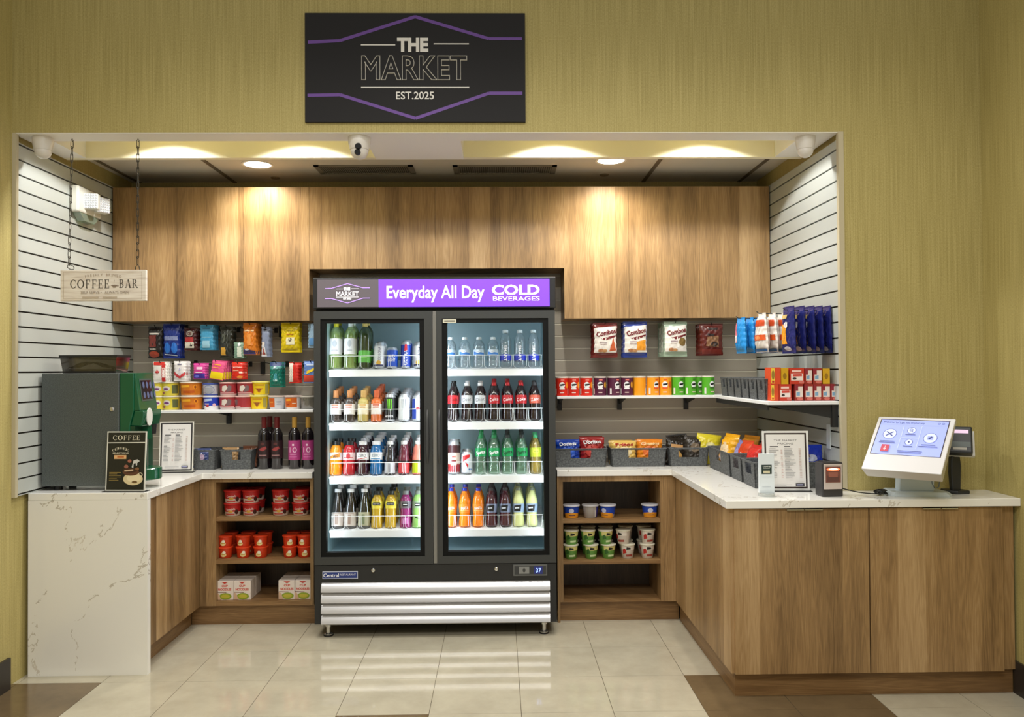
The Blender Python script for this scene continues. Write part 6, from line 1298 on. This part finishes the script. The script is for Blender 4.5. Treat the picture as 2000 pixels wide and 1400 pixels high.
def shelf_right():
    zs = PZ(772.5, 4.885, 1240); x0 = PX(1088, 4.885, 772); xc = 1.33; y0 = 3.905
    t = thing('wall_shelf', 'white corner wall shelf carrying the chip cans and snack boxes', 'shelf', (0, 0, 0)); th = .017
    MB().prism([(x0, 4.885), (xc, 4.885), (xc, y0), (XB - .001, y0), (XB - .001, YB - .001), (x0, YB - .001)], 'z', zs - th, zs, SHELFW).build('board', t, bev=.002)
    for px in (1093, 1210, 1340):
        x, _ = P(px, 787, YB - .02); b = MB(); b.box(x - .013, YB - .03, zs - .10, x + .013, YB - .001, zs - th, IRON); b.prism([(YB - .03, zs - th - .0005), (YB - .24, zs - th - .0005), (YB - .24, zs - th - .006), (YB - .03, zs - .06)], 'x', x - .004, x + .004, IRON); b.build('bracket', t)
    for y in (3.93, 4.16, 4.40, 4.66):
        b = MB(); b.box(XB - .03, y - .012, zs - (.13 if y < 4 else .075), XB - .001, y + .012, zs - th, IRON); b.prism([(XB - .03, zs - th - .0005), (xc + .02, zs - th - .0005), (xc + .02, zs - th - .008), (XB - .03, zs - (.085 if y < 4 else .06))], 'y', y - .004, y + .004, IRON); b.build('bracket', t)
    MB().box(xc + .012, 3.95, zs - th - .028, xc + .02, 4.88, zs - th, IRON).build('rail', t)
    # chip cans
    zz = zs + .0004; R, H = .0388, .118; K = {}
    kinds = {'r': ('red', c8(206, 44, 30), c8(240, 150, 40)), 'p': ('dark purple', c8(84, 30, 60), c8(206, 150, 50)), 'o': ('orange', c8(240, 158, 30), c8(226, 90, 40)), 'g': ('green', c8(84, 170, 40), c8(60, 110, 40))}
    def can(k, l):
        nm, base, acc = kinds[k]; t = thing('chip_can', l, 'chip can', group=nm + ' chip cans')
        MB().lathe([(0, 0), (R * .97, 0), (R, .003), (R, H - .006)], base, n=26, caps=False).build('tube', t, 50)
        MB().lathe([(R * 1.02, H - .008), (R * 1.03, H - .001), (R * .98, H), (0, H - .001)], c8(232, 226, 214), n=26, caps=False).build('lid', t, 40)
        b = MB(); b.lathe([(R * 1.003, .002), (R * 1.003, H - .009)], base, n=30, caps=False)
        b.decal([('e', .0, .066, .018, .020, W_), ('l', -.012, .066, .012, .070, .011, BK), ('e', .012, .071, .006, .004, BK), ('r', -.016, .040, .016, .050, acc if k in 'og' else W_), ('r', -.008, .094, .014, .102, c8(226, 120, 110) if k in 'rp' else acc), ('e', .034, .066, .010, .020, acc), ('r', -.050, .008, -.038, .046, c8(222, 216, 214)), ('l', -.012, .020, .012, .020, .006, c8(236, 210, 200))], cyl(R * 1.004), .006, .0004); b.build('label', t, 50)
        return t
    lst = [(1097, 'r', 0, 0), (1119.5, 'r', 0, 0), (1145, 'r', 0, 0), (1172, 'p', 0, -5), (1198.5, 'p', 0, 30), (1224.5, 'p', 0, -10), (1249, 'o', 0, 120), (1275, 'o', 0, 25), (1299.5, 'o', 0, -15), (1324, 'g', 0, 20), (1347.5, 'g', 0, 25), (1383, 'g', 0, 25)]
    cnt = {}
    for px, k, dy, a in lst:
        Y = 4.94; c = cnt[k] = cnt.get(k, 0) + 1; lab = '%s chip can on the white shelf, %s of its colour from the cooler' % (kinds[k][0], ORD[c - 1]); loc = (PX(px, Y, 755), Y, zz)
        if k not in K: K[k] = can(k, lab); K[k].location = loc; K[k].rotation_euler = (0, 0, radians(a))
        else: dup(K[k], loc, radians(a), lab)
    dup(K['g'], (PX(1366, 5.02, 755), 5.02, zz), 0, 'green chip can standing back between two other green cans')
    # woven bins along the side
    for i, y in enumerate((4.745, 4.61, 4.475, 4.34, 4.205, 4.07)):
        basket('narrow dark bin on the corner shelf, %s from the chip cans' % ORD[i], .112, .27, .108, (1.335 + .155, y, zz), -pi / 2, .007, .04, 'narrow bins on the corner shelf', 'storage_bin')
    place = MB(); x = 1.50
    for i, (y, c) in enumerate(((4.07, (70, 30, 30)), (4.205, (90, 40, 36)))):
        place_bag(bag(.09, .115, .03, c8(*c), [], 90 + i), 'snack_bag', ('dark maroon packet in the bin beside the yellow box', 'maroon packet in the second bin from the yellow box')[i], (1.49, y, zz + .008), radians(-6), -pi / 2, 0, 'packets in the bins')
    # boxes and small cartons at the end of the shelf
    Y = 3.96
    def carton(name, lab, pa, pb, z0, h, d, cols, shapes, group, Yc=Y):
        x0, x1 = PX(pa, Yc, 760), PX(pb, Yc, 760); w = x1 - x0; t = thing(name, lab, 'box', ((x0 + x1) / 2, Yc, z0), group=group)
        b = MB(); b.box(-w / 2, 0, 0, w / 2, d, h, cols); b.decal(shapes(w, h), flat(0, 0, 0), .05); b.build('carton', t); return t
    hb = .0835; z1 = zz; z2 = zz + hb + .0006
    yo = lambda w, h: [R_(-w * .48, .004, -w * .1, h - .004, c8(236, 200, 70)), ('e', -w * .28, h * .55, w * .16, h * .28, c8(150, 120, 50)), ('l', -w * .4, h * .15, -w * .16, h * .15, .01, c8(180, 60, 40))]
    rw = lambda w, h: [R_(-w * .42, h * .22, w * .42, h * .66, c8(232, 220, 214)), ('l', -w * .36, h * .80, w * .3, h * .80, .010, c8(240, 200, 190)), ('l', -w * .3, h * .54, w * .34, h * .56, .012, c8(200, 70, 60)), ('e', -w * .18, h * .34, w * .14, h * .07, c8(60, 50, 50)), ('e', w * .3, h * .12, w * .2, h * .1, c8(206, 110, 100))]
    sm = lambda w, h: [R_(-w * .36, h * .22, w * .44, h * .86, c8(222, 208, 200)), ('p', [(-w * .3, h * .3), (w * .1, h * .3), (w * .1, h * .55), (-w * .3, h * .5)], c8(120, 160, 190)), R_(-w * .5, h * .6, -w * .1, h * .97, c8(140, 36, 50)), ('e', w * .1, h * .12, w * .34, h * .1, c8(206, 110, 100))]
    ye = lambda w, h: [('e', 0, h * .5, w * .26, h * .2, c8(150, 110, 20)), ('l', -w * .3, h * .82, w * .3, h * .82, .008, c8(206, 160, 30))]
    red = c8(190, 54, 34)
    carton('snack_carton', 'yellow and red carton at the bottom of the shelf end stack', 1506, 1521, z1, hb, .09, c8(206, 70, 36), yo, 'cartons at the shelf end')
    carton('snack_carton', 'wide red and white carton on the bottom layer', 1522, 1545.5, z1, hb, .09, red, rw, 'cartons at the shelf end')
    for i, (a, b_) in enumerate(((1552, 1569), (1571, 1588), (1588.6, 1604.5), (1605.2, 1621.5), (1622.2, 1638.5))):
        carton('snack_carton', 'small maroon and white carton, bottom layer, %s from the wide carton' % ORD[i], a, b_, z1, hb, .09, c8(150, 44, 36), sm, 'small maroon cartons')
    carton('snack_carton', 'yellow and red carton on top, beside the narrow bins', 1506, 1525, z2, hb, .09, c8(214, 74, 36), yo, 'cartons at the shelf end')
    carton('snack_carton', 'mustard yellow carton on the top layer beside the wide red one', 1526, 1540, z2, hb * .96, .09, c8(206, 160, 24), ye, 'cartons at the shelf end')
    carton('snack_carton', 'wide red and white carton on the top layer', 1543, 1571, z2, hb * .96, .09, red, rw, 'cartons at the shelf end')
    for i, (a, b_) in enumerate(((1572.5, 1587), (1588.5, 1606))):
        carton('snack_carton', 'small maroon and white carton, top layer, %s from the wide carton' % ORD[i], a, b_, z2, hb * .94, .09, c8(150, 44, 36), sm, 'small maroon cartons')
    carton('snack_carton', 'mustard yellow carton ending the top layer', 1607.5, 1621, z2, hb * .92, .09, c8(206, 160, 24), ye, 'cartons at the shelf end')
shelf_right()

# ================================================================ stock in the open shelf units
def lower_stock():
    Y = YS + .075
    # soup bowls
    H, rb, rt = .0765, .044, .050
    def soup(l): return tub('soup_bowl', l, 'soup bowl', rb, rt, H, c8(222, 206, 196), [T('Campbells', .044, .013, .056, c8(240, 226, 220), .0, .06), ('e', 0, .030, .014, .008, c8(196, 150, 60)), ('e', .036, .026, .012, .014, c8(60, 26, 24)), ('l', -.03, .014, .024, .014, .006, c8(180, 60, 50))], lid=c8(176, 34, 30), sleeve=(.36, .94, c8(170, 30, 30)), group='red and white soup bowls')
    z = LZ[1] + .0004; p = None
    cols = [(455, 2, 'first'), (490.5, 2, 'second'), (548.5, 1, 'third'), (587.5, 2, 'fourth')]
    for px, deep, o_ in cols:
        for lv in range(2):
            for q in range(deep):
                lab = 'red and white soup bowl, %s column from the end panel, %s%s' % (o_, 'upper' if lv else 'lower', ', behind' if q else '')
                loc = (PX(px, Y, 990), Y + q * .115, z + lv * (H + .0004))
                if p is None: p = soup(lab); p.location = loc
                else: dup(p, loc, radians(6 * (lv - q)), lab)
    # orange macaroni tubs
    H2 = .066
    def mac(l): return tub('macaroni_cup', l, 'macaroni cup', .036, .0425, H2, c8(210, 60, 24), [('e', .0, .022, .017, .013, c8(236, 214, 150)), ('e', .004, .036, .010, .009, c8(240, 234, 214)), ('l', -.012, .024, .012, .024, .005, c8(190, 150, 60))], lid=c8(214, 64, 28), group='orange macaroni cups')
    z = LZ[2] + .0004; p = None
    for px, o_ in ((440.5, 'first'), (475.5, 'second'), (509.5, 'third'), (566.5, 'fourth'), (595, 'fifth')):
        for lv in range(2):
            for q in range(2):
                lab = 'orange macaroni cup, %s column from the end panel, %s%s' % (o_, 'upper' if lv else 'lower', ', behind' if q else '')
                loc = (PX(px, Y, 1070), Y + q * .10, z + lv * (H2 + .0004))
                if p is None: p = mac(lab); p.location = loc
                else: dup(p, loc, radians(-14 + 9 * ((int(px) + lv) % 4)), lab)
    # noodle boxes
    def noodle(l):
        w, h, d = .102, .114, .1; t = thing('noodle_box', l, 'noodle box', group='white noodle boxes'); b = MB(); b.box(-w / 2, 0, 0, w / 2, d, h, c8(228, 216, 206))
        b.decal([('t', 'CUP', 0, h * .74, h * .12, w * .36, .04, 0., c8(206, 80, 66)), ('t', 'NOODLES', 0, h * .56, h * .13, w * .76, .04, 0., c8(206, 80, 66)), ('p', [(-w * .2, h * .95), (w * .2, h * .95), (0, h * .84)], c8(196, 60, 50)), ('e', w * .04, h * .2, w * .36, h * .17, c8(140, 160, 40)), ('e', w * .04, h * .2, w * .26, h * .10, c8(190, 180, 60)), ('p', [(-w * .48, h * .02), (-w * .2, h * .02), (-w * .34, h * .34), (-w * .48, h * .4)], c8(206, 170, 140)), ('l', -w * .46, h * .42, w * .1, h * .40, .003, c8(110, 60, 40))], flat(0, 0, 0), .05); b.build('carton', t, bev=.002)
        return t
    z = LZ[3] + .0004; p = None
    for px, o_ in ((439, 'first'), (473, 'second'), (560.5, 'third'), (591.5, 'fourth')):
        for q in range(2):
            lab = 'white noodle box with green bowl picture, %s from the end panel%s' % (o_, ', behind' if q else '')
            loc = (PX(px, YS + .03, 1160), YS + .03 + q * .105, z)
            if p is None: p = noodle(lab); p.location = loc
            else: dup(p, loc, None, lab)
    # blue bowls on the other side
    def blue(l): return tub('macaroni_bowl', l, 'macaroni bowl', .038, .049, .078, c8(206, 200, 196), [('p', [(-.052, .002), (.052, .002), (.052, .028), (.0, .036), (-.052, .028)], c8(226, 150, 40)), ('e', -.004, .046, .016, .014, c8(200, 206, 236)), ('l', -.02, .018, .02, .018, .004, c8(60, 50, 90))], rim=c8(206, 206, 214), sleeve=(.28, .92, c8(24, 66, 176)), group='blue macaroni bowls')
    z = RZ[1] + .0004; Yb = YS + .075; p = None
    for px, a, lab in ((1116, 0, 'blue macaroni bowl beside the cooler'), (1187, -35, 'blue macaroni bowl beside the grey bowl'), (1269, 0, 'blue macaroni bowl standing alone at the panel side')):
        loc = (PX(px, Yb, 1000), Yb, z)
        if p is None: p = blue(lab); p.location = loc
        else: dup(p, loc, radians(a), lab)
    g = tub('macaroni_bowl', 'grey side of a macaroni bowl between two blue ones', 'macaroni bowl', .038, .049, .078, c8(170, 164, 160), [('r', .036, .004, .052, .07, c8(40, 40, 130)), ('r', .022, .006, .034, .05, c8(196, 194, 196))], rim=c8(190, 188, 190)); g.location = (PX(1153, Yb, 1000), Yb, z)
    # green and red cups, two high
    Hc = .0865
    def cup(l, base, low, txt, ink, grp): return tub('instant_cup', l, 'instant meal cup', .033, .0435, Hc, base, [('p', [(-.042, .052), (.042, .052), (.046, .078), (-.046, .078)], c8(214, 206, 130) if grp[0] == 'g' else c8(222, 214, 204)), ('p', [(-.014, .054), (.014, .058), (.012, .068), (-.012, .072)], BK), ('l', -.014, .020, .024, .022, .012, ink), ('p', [(-.034, .028), (-.012, .036), (-.02, .062), (-.036, .056)], low)], rim=c8(214, 210, 190), group=grp)
    z = RZ[2] + .0004; Yc = YS + .065; pg = pr = None
    for lv, row in ((0, ((1115, 'g'), (1154, 'g'), (1188, 'g'), (1225.5, 'r'), (1264, 'r'))), (1, ((1116, 'g'), (1148.5, 'g'), (1182.5, 'g'), (1217.5, 'r'), (1265, 'r')))):
        c = {'g': 0, 'r': 0}
        for px, k in row:
            c[k] += 1; lab = '%s instant cup, %s of its colour from the cooler, %s' % ('green' if k == 'g' else 'red and white', ORD[c[k] - 1], 'upper' if lv else 'lower')
            loc = (PX(px, Yc, 1070), Yc, z + lv * (Hc + .0005))
            if k == 'g':
                if pg is None: pg = cup(lab, c8(96, 150, 66), c8(50, 96, 40), '', c8(200, 220, 170), 'green instant cups'); pg.location = loc
                else: dup(pg, loc, radians(-8 + 7 * (c[k] + lv)), lab)
            else:
                if pr is None: pr = cup(lab, c8(206, 196, 186), c8(180, 40, 36), '', c8(150, 60, 50), 'red and white instant cups'); pr.location = loc
                else: dup(pr, loc, radians(-40 if (lv == 1 and c[k] == 1) else 6), lab)
    for px, lv, k in ((1116, 1, 'g'), (1149, 1, 'g'), (1183, 1, 'g'), (1222, 1, 'r'), (1258, 1, 'r')):
        src = pg if k == 'g' else pr
        for l2 in (0, 1): dup(src, (PX(px, Yc + .11, 1070), Yc + .115, z + l2 * (Hc + .0005)), 0, '%s instant cup in the back row, %s, %s' % ('green' if k == 'g' else 'red and white', {1116: 'beside the cooler', 1149: 'second', 1183: 'third', 1222: 'behind the middle red cup', 1258: 'at the panel side'}[px], 'upper' if l2 else 'lower'))
lower_stock()
